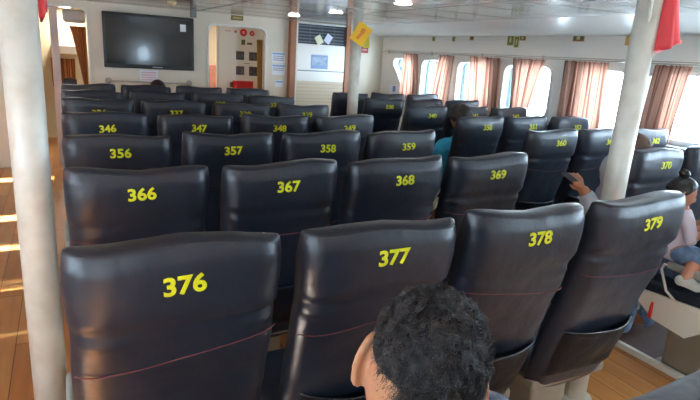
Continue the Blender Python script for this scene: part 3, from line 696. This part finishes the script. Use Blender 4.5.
# ------------------------------------------------------------------ people
def skin_mesh(J, E, root, sub=2):
    """tapered limbs along a skeleton, J name -> (pos, radius); remesh() melts them into one continuous surface"""
    bm = bmesh.new(); R = {n: (max(r) if isinstance(r, tuple) else r) for n, (p, r) in J.items()}
    if 'palm' in R: R['palm'] = min(R['palm'], .019)
    for n in J:
        q = bmesh.ops.create_uvsphere(bm, u_segments=16, v_segments=10, radius=R[n])
        for v in q['verts']: v.co += Vector(J[n][0])
    for a, b in E:
        A, B = Vector(J[a][0]), Vector(J[b][0])
        if (B-A).length < 1e-4: continue
        tube(bm, [A, A.lerp(B, .5), B], [R[a]*.985, (R[a]+R[b])*.49, R[b]*.985], 16)
    bmesh.ops.recalc_face_normals(bm, faces=bm.faces)
    me = bpy.data.meshes.new('sk'); bm.to_mesh(me); bm.free(); return me
def remesh(meshes, voxel, smooth=4):
    bm = bmesh.new()
    for me, M in meshes:
        t = me.copy(); t.transform(M); bm.from_mesh(t); bpy.data.meshes.remove(t)
    me = bpy.data.meshes.new('rm'); bm.to_mesh(me); bm.free()
    o = bpy.data.objects.new('rm', me); COL.objects.link(o)
    mo = o.modifiers.new('r', 'REMESH'); mo.mode = 'VOXEL'; mo.voxel_size = voxel; mo.use_smooth_shade = True
    if smooth: s_ = o.modifiers.new('s', 'SMOOTH'); s_.factor = .5; s_.iterations = smooth
    dg = bpy.context.evaluated_depsgraph_get(); out = bpy.data.meshes.new_from_object(o.evaluated_get(dg)); bpy.data.objects.remove(o); out.materials.clear()
    bm = bmesh.new(); bm.from_mesh(out); left = set(bm.verts); best = []
    while left:
        v = left.pop(); st = [v]; isl = [v]
        while st:
            for e in st.pop().link_edges:
                w = e.other_vert(v) if False else None
                for q in e.verts:
                    if q in left: left.discard(q); st.append(q); isl.append(q)
        if len(isl) > len(best): best = isl
    keep = set(best); bmesh.ops.delete(bm, geom=[v for v in bm.verts if v not in keep], context='VERTS'); bm.to_mesh(out); bm.free(); return out
def headpt(d, child=False):
    """surface of an adult head (metres) in direction d; x right, y forward, z up, centre between the ears"""
    x, y, z = d; k = 1.06 if child else 1
    rx, ry, rz = .074, .094, .112
    px, py, pz = x*rx, y*ry, z*rz
    if z < 0: px *= 1-.28*z*z; py *= 1-.06*z*z
    if z < 0 and y < 0: py *= 1-.25*abs(z)                        # nape draws in
    if z > 0 and y < 0: py *= 1.04
    f = max(0, y)
    g = lambda cx, cz, sx, sz: math.exp(-((x-cx)/sx)**2-((z-cz)/sz)**2)*f
    py += .020*g(0, -.22, .13, .16)+.010*g(0, -.05, .10, .2)      # nose
    py += .006*g(0, -.52, .3, .10)+.008*g(0, -.80, .3, .14)       # lips, chin
    py -= .008*g(.33, .02, .16, .12)+.008*g(-.33, .02, .16, .12)  # eye sockets
    py += .004*g(0, .18, .5, .10)
    if child: py += .008*g(0, -.20, .14, .13)+.006*g(0, -.55, .22, .10);  px *= 1.02; pz *= .93; py *= .95; px += math.copysign(.006, x)*math.exp(-((z+.4)/.25)**2)*f*min(1, abs(x)*3)
    return Vector((px, py, pz))
def head_mesh(child=False):
    bm = bmesh.new(); bmesh.ops.create_uvsphere(bm, u_segments=48, v_segments=32, radius=1)
    for v in bm.verts: v.co = headpt(v.co.normalized(), child)
    me = bpy.data.meshes.new('hd'); bm.to_mesh(me); bm.free(); return me
def ear_mesh(side):
    bm = bmesh.new(); a = math.radians(32)
    def P3(p, q, n=0): return (side*(.069+p*math.sin(a)+n*math.cos(a)), .004-p*math.cos(a)+n*math.sin(a), -.006+q+.12*p)
    pts = []
    for k in range(17):                                            # helix rim, front root round the back to the lobe
        t = math.radians(150-330*k/16); rr = 1-.22*max(0, -math.sin(t)); pts.append(P3(.013+.017*math.cos(t)*rr, .030*math.sin(t)))
    tube(bm, pts, [.0035]+[.0046]*15+[.0040], 8)
    r = bmesh.ops.create_uvsphere(bm, u_segments=18, v_segments=12, radius=1)
    for v in r['verts']: x, y, z = v.co; v.co = Vector(P3(.011+.0150*y, .001+.026*z, .0042*x-.003*(1-y*y)))
    r = bmesh.ops.create_uvsphere(bm, u_segments=12, v_segments=8, radius=1)
    for v in r['verts']: x, y, z = v.co; v.co = Vector(P3(.009+.009*y, -.027+.010*z, .0045*x))
    me = bpy.data.meshes.new('ear'); bm.to_mesh(me); bm.free(); return me
HEAD, HEADC, EARS = head_mesh(), head_mesh(True), (ear_mesh(1), ear_mesh(-1))
def head_matrix(pos, yaw=0, pitch=0, roll=0, sc=1):
    return Matrix.Translation(pos) @ Matrix.Rotation(-yaw, 4, 'Z') @ Matrix.Rotation(-pitch, 4, 'X') @ Matrix.Rotation(roll, 4, 'Y') @ Matrix.Scale(sc, 4)
def finger_set(wr, dirv, palmn, side, J, E, curl=.5, sc=1.):
    """palm plus five unequal fingers as skeleton joints"""
    d = Vector(dirv).normalized(); n = Vector(palmn).normalized(); s_ = d.cross(n).normalized()*side
    wr = Vector(wr)
    for k, (off, L) in enumerate(((-.030, .068), (-.010, .078), (.010, .072), (.028, .056))):
        a = wr+d*.082*sc+s_*off*sc; J['k%d' % k] = (a, .0095*sc); E.append(('palm', 'k%d' % k)); q = a; dd = d.copy(); pv = 'k%d' % k
        for j in range(3):
            dd = (dd+n*curl*(.5+.35*j)).normalized(); q = q+dd*L*sc*(.45, .32, .25)[j]; nm = 'f%d%d' % (k, j); J[nm] = (q, (.0082, .0075, .0065)[j]*sc); E.append((pv, nm)); pv = nm
    a = wr+d*.03*sc-s_*.030*sc+n*.006; J['t0'] = (a, .011*sc); E.append(('palm', 't0'))
    b = a+(d*.7-s_*.6+n*.3).normalized()*.032*sc; J['t1'] = (b, .0095*sc); c = b+(d*.9-s_*.1+n*.5).normalized()*.028*sc; J['t2'] = (c, .0078*sc); E += [('t0', 't1'), ('t1', 't2')]
def hand_mesh(wr, dirv, palmn, side=1, curl=.5, sc=1., back=None):
    J = {'wrist': (Vector(wr), .024*sc), 'palm': (Vector(wr)+Vector(dirv).normalized()*.045*sc, (.034*sc, .016*sc))}; E = [('wrist', 'palm')]
    if back is not None: J['arm'] = (Vector(back), .032*sc); E.append(('arm', 'wrist'))
    finger_set(wr, dirv, palmn, side, J, E, curl, sc); return skin_mesh(J, E, 'palm', 2)
I4 = Matrix.Identity(4)
def seated_joints(px, py, lean=(0, 0), sc=1., headpos=None, la=None, ra=None, legspread=.09, hipz=.54, shz=None):
    s = sc; L = Vector((lean[0], lean[1], 0)); B = Vector((px, py, hipz))
    J = {'pelvis': (B, .135*s), 'belly': (B+Vector((0, -.01, .14*s))+L*.3, .120*s), 'chest': (B+Vector((0, -.02, .30*s))+L*.7, .130*s), 'upper': (B+Vector((0, -.02, .40*s))+L*.95, .095*s),
         'neck': (B+Vector((0, -.01, .49*s))+L*1.1, .055*s)}
    E = [('pelvis', 'belly'), ('belly', 'chest'), ('chest', 'upper'), ('upper', 'neck')]
    for sd, q in ((-1, 'l'), (1, 'r')):                              # breadth of chest and hips
        J[q+'rib'] = (J['chest'][0]+Vector((sd*.055*s, .005, 0)), .108*s); J[q+'waist'] = (J['pelvis'][0]+Vector((sd*.05*s, 0, 0)), .118*s)
        E += [(q+'rib', q+'waist'), ('chest', q+'rib'), ('pelvis', q+'waist')]
    for q, r_ in (('pelvis', .118), ('belly', .105), ('chest', .112), ('upper', .080)): J[q] = (J[q][0], r_*s)
    hp = Vector(headpos) if headpos is not None else B+Vector((0, .01, .66*s))+L*1.3
    J['nape'] = (J['neck'][0].lerp(hp, .45), .050*s); E.append(('neck', 'nape'))
    for sd, arm, nm in ((-1, la, 'l'), (1, ra, 'r')):
        sh = J['upper'][0]+Vector((sd*.175*s, 0, .0)); J[nm+'sh'] = (sh, .058*s); E.append(('upper', nm+'sh'))
        el, wr = arm if arm else (sh+Vector((sd*.05, .05, -.25*s)), sh+Vector((-sd*.04, .27*s, -.30*s)))
        J[nm+'el'] = (Vector(el), .040*s); J[nm+'wr'] = (Vector(wr), .027*s); E += [(nm+'sh', nm+'el'), (nm+'el', nm+'wr')]
        hip = B+Vector((sd*legspread*s, .06, -.01)); kn = B+Vector((sd*(legspread+.03)*s, .44*s, .0)); an = Vector((kn.x, kn.y+.03, .09)); to = an+Vector((0, .13*s, -.05))
        J[nm+'hip'] = (hip, .085*s); J[nm+'kn'] = (kn, .060*s); J[nm+'an'] = (an, .040*s); J[nm+'to'] = (to, .030*s)
        E += [('pelvis', nm+'hip'), (nm+'hip', nm+'kn'), (nm+'kn', nm+'an'), (nm+'an', nm+'to')]
    return J, E, hp
def sub_skel(J, E, keep, grow, root): 
    Jk = {n: (J[n][0], (J[n][1]+grow) if not isinstance(J[n][1], tuple) else J[n][1]) for n in keep}; Ek = [e for e in E if e[0] in Jk and e[1] in Jk]
    return skin_mesh(Jk, Ek, root)
TOPJ = ['lrib', 'rrib', 'lwaist', 'rwaist', 'pelvis', 'belly', 'chest', 'upper', 'neck', 'lsh', 'lel', 'rsh', 'rel']
LEGJ = ['belly', 'lwaist', 'rwaist', 'pelvis', 'lhip', 'lkn', 'lan', 'rhip', 'rkn', 'ran']
def clothes(name, body, J, E, T, hp, keep, material, grow, root, cuts=()):
    """garment that follows the body: the part of its surface nearest to the kept bones, pushed out by grow"""
    vs = np.array([v.co[:] for v in body.vertices]); best = np.full(len(vs), 1e9); who = np.zeros(len(vs), bool)
    segs = [(J[a][0], J[b][0], (J[a][1] if not isinstance(J[a][1], tuple) else J[a][1][0]), (J[b][1] if not isinstance(J[b][1], tuple) else J[b][1][0]), a in keep and b in keep, b.endswith('wr')) for a, b in E]
    segs += [(J['nape'][0].lerp(hp, .5), hp, .07, .10, False, False)]
    for a, b, ra, rb, kp, cuff in segs:
        A = np.array((T @ Vector(a))[:]); D = np.array((T @ Vector(b))[:])-A; t0 = ((vs-A) @ D)/max(1e-9, D @ D); t = np.clip(t0, 0, 1)
        d = np.linalg.norm(vs-(A+t[:, None]*D), axis=1)-(ra+(rb-ra)*t); m_ = d < best; best[m_] = d[m_]; who[m_] = (kp & (t0[m_] < .96)) if cuff else kp
    bm = bmesh.new(); bm.from_mesh(body); bm.verts.ensure_lookup_table(); bm.normal_update()
    nr = [v.normal.copy() for v in bm.verts]
    for v, n_ in zip(bm.verts, nr): v.co += n_*grow*(1+.35*noise.noise(v.co*14)+.25*noise.noise(v.co*30))
    bmesh.ops.delete(bm, geom=[v for v, w in zip(list(bm.verts), who) if not w], context='VERTS')
    for _ in range(3): bmesh.ops.smooth_vert(bm, verts=[v for v in bm.verts if v.is_boundary], factor=.5, use_axis_x=True, use_axis_y=True, use_axis_z=True)
    bm.normal_update()
    for v in [v for v in bm.verts if v.is_boundary]: v.co -= v.normal*grow*.9              # hems turn in to the body
    me = bpy.data.meshes.new(name); bm.to_mesh(me); bm.free(); me.materials.clear(); me.materials.append(material)
    return link(name, me, None, root, True)
def hair_cap(M, zcut=.0, front=.35, thick=.012, lump=.004, freq=40, child=False, seed=0):
    """thick hair shell over the scalp: everything above and behind the hairline"""
    bm = bmesh.new(); bmesh.ops.create_uvsphere(bm, u_segments=96, v_segments=64, radius=1)
    dead = []
    for v in bm.verts:
        d = v.co.normalized(); line = zcut+front*sstep(-.2, .75, d.y)+.02*noise.noise(d*8)
        k = sstep(line-.12, line+.12, d.z)
        if d.z < line-.14: dead.append(v)
        p = headpt(d, child); n = Vector((d.x/.074, d.y/.094, d.z/.112)).normalized()
        v.co = p+n*(-.003+(thick+.003)*k+lump*k*(noise.noise(d*freq*.25+Vector((seed, 0, 0)))+.6*noise.noise(d*freq*.6)))
    bmesh.ops.delete(bm, geom=dead, context='VERTS')
    bmesh.ops.transform(bm, matrix=M, verts=bm.verts)
    me = bpy.data.meshes.new('hair'); bmesh.ops.recalc_face_normals(bm, faces=bm.faces); bm.to_mesh(me); bm.free(); return me
def eyes(M, root, child=False):
    for sx in (-1, 1):
        bm = bmesh.new(); bmesh.ops.create_uvsphere(bm, u_segments=12, v_segments=8, radius=.0095); bmesh.ops.transform(bm, matrix=M @ Matrix.Translation((sx*.026, .0755, .004)), verts=bm.verts)
        bmo('eye', bm, mat('eye_dark', (.03, .02, .015), .2), root, True)
def person(loc, label, J, E, hp, hm, shirt, trousers, voxel=.009, child=False, hairkw=None, extra=(), hairmat=None, skin=None, topj=None, ears=1., smooth=5):
    def earm(sd): b = Vector((sd*.070, .0, -.004)); return Matrix.Translation(b) @ Matrix.Scale(ears, 4) @ Matrix.Translation(-b)
    root = tag(empty('person', loc), label, 'person'); T = Matrix.Translation(-Vector(loc))
    body = skin_mesh(J, E, 'pelvis'); hd = HEADC if child else HEAD
    me = remesh([(body, T), (hd, T @ hm), (EARS[0], T @ hm @ earm(1)), (EARS[1], T @ hm @ earm(-1))]+[(x, T) for x in extra], voxel, smooth); me.materials.append(skin or SKIN)
    link('body', me, None, root, True)
    clothes('shirt', me, J, E, T, hp, topj or TOPJ, shirt, .010, root)
    clothes('trousers', me, J, E, T, hp, LEGJ, trousers, .009, root)
    if hairkw is not None:
        h_ = hair_cap(hm, child=child, **hairkw); h_.transform(T); h_.materials.append(hairmat or HAIR); link('hair', h_, None, root, True)
    eyes(T @ hm, root)
    return root, T
DENIM = mat('blue_denim', sr(96, 124, 160), .8, var=((.35, .45, .58), 25, .5)); DARKT = mat('dark_trousers', (.02, .022, .03), .8)

# --- the man in front of the camera
HP = Vector((.238, -.495, 1.072)); hm = head_matrix(HP, yaw=.62, pitch=.10, roll=.28, sc=1.05)
J, E, hp = seated_joints(.10, -.50, lean=(.10, -.02), headpos=HP, hipz=.52, sc=.97, la=((-.16, -.42, .72), (-.08, -.2, .60)), ra=((.43, -.45, .74), (.30, -.2, .62)))
J['neck'] = (Vector((.17, -.54, .94)), .055); J['upper'] = (Vector((.16, -.53, .88)), .095); J['nape'] = (Vector((.20, -.525, .995)), .054)
J['lsh'] = (Vector((-.02, -.50, .86)), .06); J['rsh'] = (Vector((.378, -.50, .936)), .058)
PLAID = mat('denim_shirt', sr(86, 104, 138), .8, var=((.5, .55, .62), 40, .7))
hands = [hand_mesh((-.08, -.2, .60), (.2, 1, -.3), (0, 0, -1), -1, .3), hand_mesh((.30, -.2, .62), (-.2, 1, -.3), (0, 0, -1), 1, .3)]
man, T = person((.10, -.50, .42), 'man with short curly black hair seen from behind at the bottom of the picture', J, E, hp, hm, PLAID, DARKT, .0042, extra=hands,
    skin=mat('man_skin', sr(206, 148, 112), .5, var=((.30, .17, .10), 18, .5), sss=.2), topj=TOPJ, ears=1.3, smooth=2)
def curly_hair(hm, T, root, clumps=900, per=15, short=9000):
    V, F = [], []; base = [0]
    def hairline(d):
        line = -.02+.36*sstep(-.1, .8, d.y)-.28*d.x
        if abs(d.x) > .6 and d.y > -.35: line = max(line, .12)
        return (d.z-line)/.42
    def strand(pts, wd):
        n_ = len(pts)-1
        for j, q in enumerate(pts):
            tg = (pts[min(j+1, n_)]-pts[max(j-1, 0)]).normalized(); u = tg.orthogonal().normalized(); w = tg.cross(u); r_ = wd*(1-.6*j/n_)
            for c in range(3): V.append(q+r_*(math.cos(c*2.094)*u+math.sin(c*2.094)*w))
        for j in range(n_):
            for c in range(3): a_, b_ = base[0]+j*3+c, base[0]+j*3+(c+1) % 3; F.append((a_, b_, b_+3, a_+3))
        base[0] += (n_+1)*3
    def nrm_of(d): return Vector((d.x/.074, d.y/.094, d.z/.112)).normalized()
    for i in range(clumps):
        dc = Vector(rng.normal(size=3)).normalized(); k = hairline(dc)
        if k < -.05: continue
        fade = sstep(-.3, .75, k); nrm = nrm_of(dc)
        side = nrm.orthogonal().normalized(); side.rotate(Matrix.Rotation(random.uniform(0, 6.28), 3, nrm)); bi = nrm.cross(side)
        L = (.010+.016*fade)*random.uniform(.8, 1.25); rad = (.0030+.0035*fade)*random.uniform(.7, 1.2); ph = random.uniform(0, 6.28); turns = random.uniform(.9, 1.6)*random.choice((-1, 1))
        lean = (side*random.uniform(-1, 1)+bi*random.uniform(-1, 1))*.55
        for m_ in range(per):
            d = (dc+Vector(rng.normal(size=3))*.050).normalized(); p = headpt(d); segs = 9; pts = []; lk = L*random.uniform(.8, 1.1); pj = ph+random.uniform(-.35, .35)
            cen = headpt(dc)
            for j in range(segs+1):
                t = j/segs; a = pj+turns*2*math.pi*t
                q = p.lerp(cen, .45*t)+nrm*(lk*t*(1-.3*t))+(side*(math.cos(a)-math.cos(pj))+bi*(math.sin(a)-math.sin(pj)))*rad*min(1, t*2)+lean*lk*t
                pts.append(q)
            strand(pts, random.uniform(.0005, .0009))
    for i in range(short):                                           # clipped sides and nape
        d = Vector(rng.normal(size=3)).normalized(); k = hairline(d)
        if k < -.75 or k > .35 or random.random() > .15+.85*sstep(-.75, .0, k): continue
        nrm = nrm_of(d); p = headpt(d)-nrm*.0005; L = .002+.008*sstep(-.6, .3, k); jit = Vector(rng.normal(size=3))*.35
        strand([p, p+(nrm*.6+Vector((0, 0, -.7))+jit)*L*.5, p+(nrm*.9+Vector((0, 0, -1.2))+jit*1.4)*L*.85], .00033)
    me = bpy.data.meshes.new('curly_hair'); me.from_pydata([tuple(v) for v in V], [], F); me.transform(T @ hm); me.materials.append(mat('man_hair', (.045, .043, .047), .36, spec=.8))
    return link('curly_hair', me, None, root, True)
curly_hair(hm, T, man)
hc = hair_cap(hm, zcut=.16, front=.35, thick=.010, lump=.006, freq=60); hc.transform(T); hc.materials.append(mat('under_hair', (.010, .009, .010), .7)); link('hair_underlayer', hc, None, man, True)

# --- person in bright blue leaning into the aisle from seat 350
hpos = atY(461, 119, 2.46); hm2 = head_matrix(hpos, yaw=-.1, pitch=.35, roll=-.15, sc=.98)
px = seat_x(4)+.0; J, E, hp = seated_joints(px-.02, 2.55, lean=(hpos.x-px-.02, -.05), headpos=hpos-Vector((0, 0, .02)), sc=.92)
sh = atY(452, 146, 2.46); J['upper'] = (Vector((hpos.x+.03, 2.50, hpos.z-.235)), .09); J['neck'] = (Vector((hpos.x+.01, 2.47, hpos.z-.155)), .05); J['nape'] = (Vector((hpos.x, 2.465, hpos.z-.10)), .047)
J['lsh'] = (Vector((sh.x+.01, 2.47, sh.z-.02)), .065); el = atY(443, 172, 2.50); wr = atY(440, 158, 2.62); J['lel'] = (Vector((el.x+.02, 2.50, el.z)), .056); J['lwr'] = (Vector(wr), .026)
BLUES = mat('bright_blue_shirt', sr(40, 170, 216), .7)
person((px, 2.55, .42), 'person in a bright blue shirt leaning into the aisle beside seat 350', J, E, hp, hm2, BLUES, DARKT, .009, hairkw=dict(zcut=-.15, front=.5, thick=.014, lump=.008), extra=[hand_mesh(wr, (-.1, .3, .95), (1, 0, 0), -1, .4, .9)],
       hairmat=mat('dark_brown_hair', (.014, .010, .008), .5))

# --- person with a phone in seat 370
px = seat_x(4); Yp = .95
hpos = Vector((2.70, .93, 1.085)); hm3 = head_matrix(hpos, yaw=-.5, pitch=.5, roll=.05, sc=.97)
J, E, hp = seated_joints(px+.02, 1.02, lean=(.03, -.03), headpos=hpos, sc=.9)
ls = atY(622, 170, .98); el = atY(600, 224, Yp-.03); wr = atY(584, 191, Yp+.05)
J['lsh'] = (Vector((ls.x+.04, 1.0, ls.z-.01)), .058); J['lel'] = (Vector(el), .060); J['lwr'] = (Vector(wr), .032)
J['upper'] = (Vector((px+.0, 1.0, ls.z)), .09); J['neck'] = (Vector((px+.04, .98, .96)), .05); J['nape'] = (Vector((2.68, .95, 1.01)), .048)
tip = atY(573, 172, Yp+.07); hd_ = (tip-wr)
GREYS = mat('light_grey_sleeve', sr(184, 190, 200), .8)
person((px, 1.0, .42), 'person in a light grey top holding a phone out into the aisle by seat 360', J, E, hp, hm3, GREYS, DARKT, .0065, hairkw=dict(zcut=.0, front=.5, thick=.008, lump=.004),
       extra=[hand_mesh(wr, hd_, (-.1, .8, .5), -1, .75, .85)], topj=TOPJ+['lwr'], hairmat=mat('brown_hair', (.10, .055, .035), .5), skin=SKIN)
pc = atY(570, 177, Yp+.06); ph = tag(empty('phone', pc), 'phone in the hand of the person by seat 360', 'phone')
a_ = math.atan2((atY(576, 184, Yp+.06)-atY(563, 173, Yp+.06)).z, .12)
Mr = Matrix.Rotation(-a_, 4, 'Y') @ Matrix.Rotation(1.3, 4, 'X')
boxo('phone_case', (-.052, -.003, -.026), (.052, .003, .026), mat('phone_grey', sr(130, 136, 150), .3), ph, .003, mtx=Mr); boxo('phone_screen', (-.048, .0032, -.023), (.048, .004, .023), BLACK, ph, mtx=Mr)

# --- adult in jeans in seat 380, mostly out of the picture, with a child on the lap
px = seat_x(4)+.03; hpos = Vector((px+.06, .26, 1.22)); hm4 = head_matrix(hpos, yaw=.1, pitch=.3)
J, E, hp = seated_joints(px+.03, .30, lean=(.04, -.02), headpos=hpos, hipz=.555, sc=.94, legspread=.085, la=((px-.10, .22, .80), (px+.08, .42, .72)), ra=((px+.30, .30, .78), (px+.14, .44, .74)))
person((px, .3, .42), 'adult in pale blue jeans seated at the right edge with a child on the lap', J, E, hp, hm4, mat('white_top', sr(214, 212, 208), .8), DENIM, .009, hairkw=dict(zcut=-.2, front=.5, thick=.014),
       extra=[hand_mesh((px+.08, .42, .72), (.3, .6, .1), (0, 1, 0), -1, .4, .9), hand_mesh((px+.14, .44, .74), (-.3, .6, .1), (0, 1, 0), 1, .4, .9)])
# child
hpos = atY(681, 193, .50); dirx = math.atan2(.80, -.60); hm5 = head_matrix(hpos, yaw=dirx, pitch=.25, sc=.76)
fwd = Vector((math.sin(dirx), math.cos(dirx), 0)); rgt = Vector((math.cos(dirx), -math.sin(dirx), 0)); B = Vector((hpos.x+.01, hpos.y-.02, .685))
def W_(f, r, u): return B+fwd*f+rgt*r+Vector((0, 0, u))
J = {'pelvis': (W_(0, 0, 0), .066), 'belly': (W_(0, 0, .07), .068), 'chest': (W_(0, 0, .13), .064), 'upper': (W_(.0, 0, .165), .048), 'neck': (W_(0, 0, .20), .030), 'nape': (B.lerp(hpos, .85), .032)}
E = [('pelvis', 'belly'), ('belly', 'chest'), ('chest', 'upper'), ('upper', 'neck'), ('neck', 'nape')]
for nm, sd in (('l', -1), ('r', 1)):
    J[nm+'sh'] = (W_(.0, sd*.078, .155), .030)
    J[nm+'el'] = (W_(.025, sd*.100, .075), .024); J[nm+'wr'] = (W_(.085, sd*.055, .095), .017)
    J[nm+'hip'] = (W_(.01, sd*.04, -.01), .046); J[nm+'kn'] = (W_(.06, sd*.125, -.035), .038); J[nm+'an'] = (W_(.01, sd*.155, -.115), .024); J[nm+'to'] = (W_(.055, sd*.165, -.135), .020)
    E += [('upper', nm+'sh'), (nm+'sh', nm+'el'), (nm+'el', nm+'wr'), ('pelvis', nm+'hip'), (nm+'hip', nm+'kn'), (nm+'kn', nm+'an'), (nm+'an', nm+'to')]
ch = tag(empty('person', tuple(B)), 'small child with hair tied in a topknot sitting on the lap at the right edge', 'person'); T = Matrix.Translation(-B)
hnd = [hand_mesh(J[n+'wr'][0], fwd*.8-rgt*s_*.4, (0, 0, -1), s_, .4, .52) for n, s_ in (('l', -1), ('r', 1))]
me = remesh([(skin_mesh(J, E, 'pelvis'), T), (HEADC, T @ hm5), (EARS[0], T @ hm5), (EARS[1], T @ hm5)]+[(x, T) for x in hnd], .0042, 4); me.materials.append(mat('child_skin', sr(206, 150, 122), .5, sss=.2)); link('body', me, None, ch, True)
clothes('shirt', me, J, E, T, hpos, ['belly', 'chest', 'upper', 'pelvis', 'lsh', 'rsh', 'lel', 'rel'], mat('lilac_shirt', sr(206, 204, 222), .8, var=((.75, .55, .6), 30, .5)), .006, ch)
clothes('denim_shorts', me, J, E, T, hpos, ['pelvis', 'lhip', 'rhip', 'lkn', 'rkn'], DENIM, .007, ch)
h_ = hair_cap(hm5, zcut=-.05, front=.62, thick=.009, lump=.003, freq=30, child=True); h_.transform(T); h_.materials.append(HAIR); link('hair', h_, None, ch, True)
bm = bmesh.new(); r = bmesh.ops.create_uvsphere(bm, u_segments=32, v_segments=20, radius=1)
for v in bm.verts:
    d = v.co.normalized(); v.co = Vector((.030*d.x, .034*d.y, .026*d.z))*(1+.25*noise.noise(d*3)+.12*noise.noise(d*8))
bmesh.ops.transform(bm, matrix=T @ hm5 @ Matrix.Translation((0, -.035, .125)), verts=bm.verts); bmo('hair_bun', bm, HAIR, ch, True)
bm = bmesh.new(); tube(bm, [(.019*math.cos(t/16*6.283), .019*math.sin(t/16*6.283), 0) for t in range(16)], .005, 8, closed=True)
bmesh.ops.transform(bm, matrix=T @ hm5 @ Matrix.Translation((0, -.032, .113)), verts=bm.verts); bmo('hair_tie', bm, mat('pale_tie', sr(210, 206, 226), .6), ch, True)
for sx in (-1, 1):
    bm = bmesh.new(); bmesh.ops.create_uvsphere(bm, u_segments=12, v_segments=8, radius=.0095)
    bmesh.ops.transform(bm, matrix=T @ hm5 @ Matrix.Translation((sx*.026, .0735, .004)), verts=bm.verts); bmo('eye', bm, mat('eye_dark', (0, 0, 0)), ch, True)
bm = bmesh.new(); box(bm, (-.020, .066, -.062), (.020, .083, -.056), .003, 3, T @ hm5)
bmo('lips', bm, mat('lip', sr(180, 96, 90), .5), ch, True)
for nm in ('l', 'r'):
    a, t_ = J[nm+'an'][0], J[nm+'to'][0]; Js = {'h': (a-(t_-a)*.3+Vector((0, 0, -.012)), .026), 'm': (a.lerp(t_, .5), .029), 't': (t_+(t_-a)*.3, .025)}
    me = skin_mesh(Js, [('h', 'm'), ('m', 't')], 'm'); me.transform(T); me.materials.clear(); me.materials.append(mat('grey_shoe', sr(196, 202, 198), .6)); link('shoe', me, None, ch, True)

# --- someone in the frontmost row: only the crown of a dark head shows
px = seat_x(1); hpos = atY(158, 92, 4.62); hm6 = head_matrix(hpos, yaw=0, pitch=.15, sc=.95)
J, E, hp = seated_joints(px+.03, 4.72, lean=(hpos.x-px-.03, -.03), headpos=hpos, sc=.95)
J['neck'] = (Vector((hpos.x, 4.62, hpos.z-.16)), .05); J['nape'] = (Vector((hpos.x, 4.62, hpos.z-.1)), .048)
person((px, 4.72, .42), 'dark-haired person in the frontmost row below the television, only the crown showing', J, E, hp, hm6, mat('dark_shirt', (.03, .03, .035), .8), DARKT, .010, hairkw=dict(zcut=-.2, front=.5, thick=.014))

# red strap hanging beside the pedestal of seat 380
p = atX(651, 311, 2.385); tag(tubeo('red_strap', [(p.x-.004, p.y, p.z+.05), (p.x-.004, p.y, p.z+.02), (p.x-.004, p.y, p.z-.02), (p.x-.004, p.y, p.z-.035)], [.006, .009, .010, .008], REDP, None, 8), 'short red strap hanging at the front of the seat across the aisle', 'strap')

# ------------------------------------------------------------------ light
Wd = bpy.data.worlds.new('sky'); S.world = Wd; Wd.use_nodes = True; bg_ = Wd.node_tree.nodes['Background']
bg_.inputs[0].default_value = (.72, .87, 1.0, 1); bg_.inputs[1].default_value = 6.6
sun = bpy.data.objects.new('sun', bpy.data.lights.new('sun', 'SUN')); COL.objects.link(sun); sun.data.energy = 20; sun.data.angle = .01; sun.data.color = (1, .93, .82)
sd = Vector((1.56, .05, -1.0)).normalized(); sun.rotation_euler = sd.to_track_quat('-Z', 'Y').to_euler()
for nm_, x_, y_, e_ in (('passage_fill', -.11, 8.2, 3), ('passage_fill', 2.3, 7.6, 3), ('passage_fill', .9, 7.5, 2.5)):  # fill lights added to brighten the passage beyond the bulkhead
    l_ = bpy.data.lights.new(nm_, 'AREA'); l_.shape = 'DISK'; l_.size = .2; l_.energy = e_; l_.color = (.95, .97, 1)
    o_ = bpy.data.objects.new(nm_, l_); COL.objects.link(o_); o_.location = (x_, y_, ZC-.015)
def portal(name, loc, rot, sx, sy_):
    l = bpy.data.lights.new(name, 'AREA'); l.shape = 'RECTANGLE'; l.size = sx; l.size_y = sy_; l.cycles.is_portal = True
    o = bpy.data.objects.new(name, l); COL.objects.link(o); o.location = loc; o.rotation_euler = rot
portal('portal_right', (XR+.14, 1.5, 1.28), (0, math.pi/2, 0), .62, 9.4)
portal('portal_left', (XL-.14, 1.1, 1.28), (0, -math.pi/2, 0), .62, 8.6)
portal('portal_back', (.2, YB-.12, 1.24), (math.pi/2, 0, 0), 4.4, .62)

S.view_settings.view_transform = 'Standard'; S.view_settings.look = 'None'; S.view_settings.gamma = 1; S.view_settings.use_curve_mapping = False
S.view_settings.exposure = 2.75
S.cycles.max_bounces = 10; S.cycles.diffuse_bounces = 6; S.cycles.transparent_max_bounces = 12; S.cycles.sample_clamp_indirect = 6
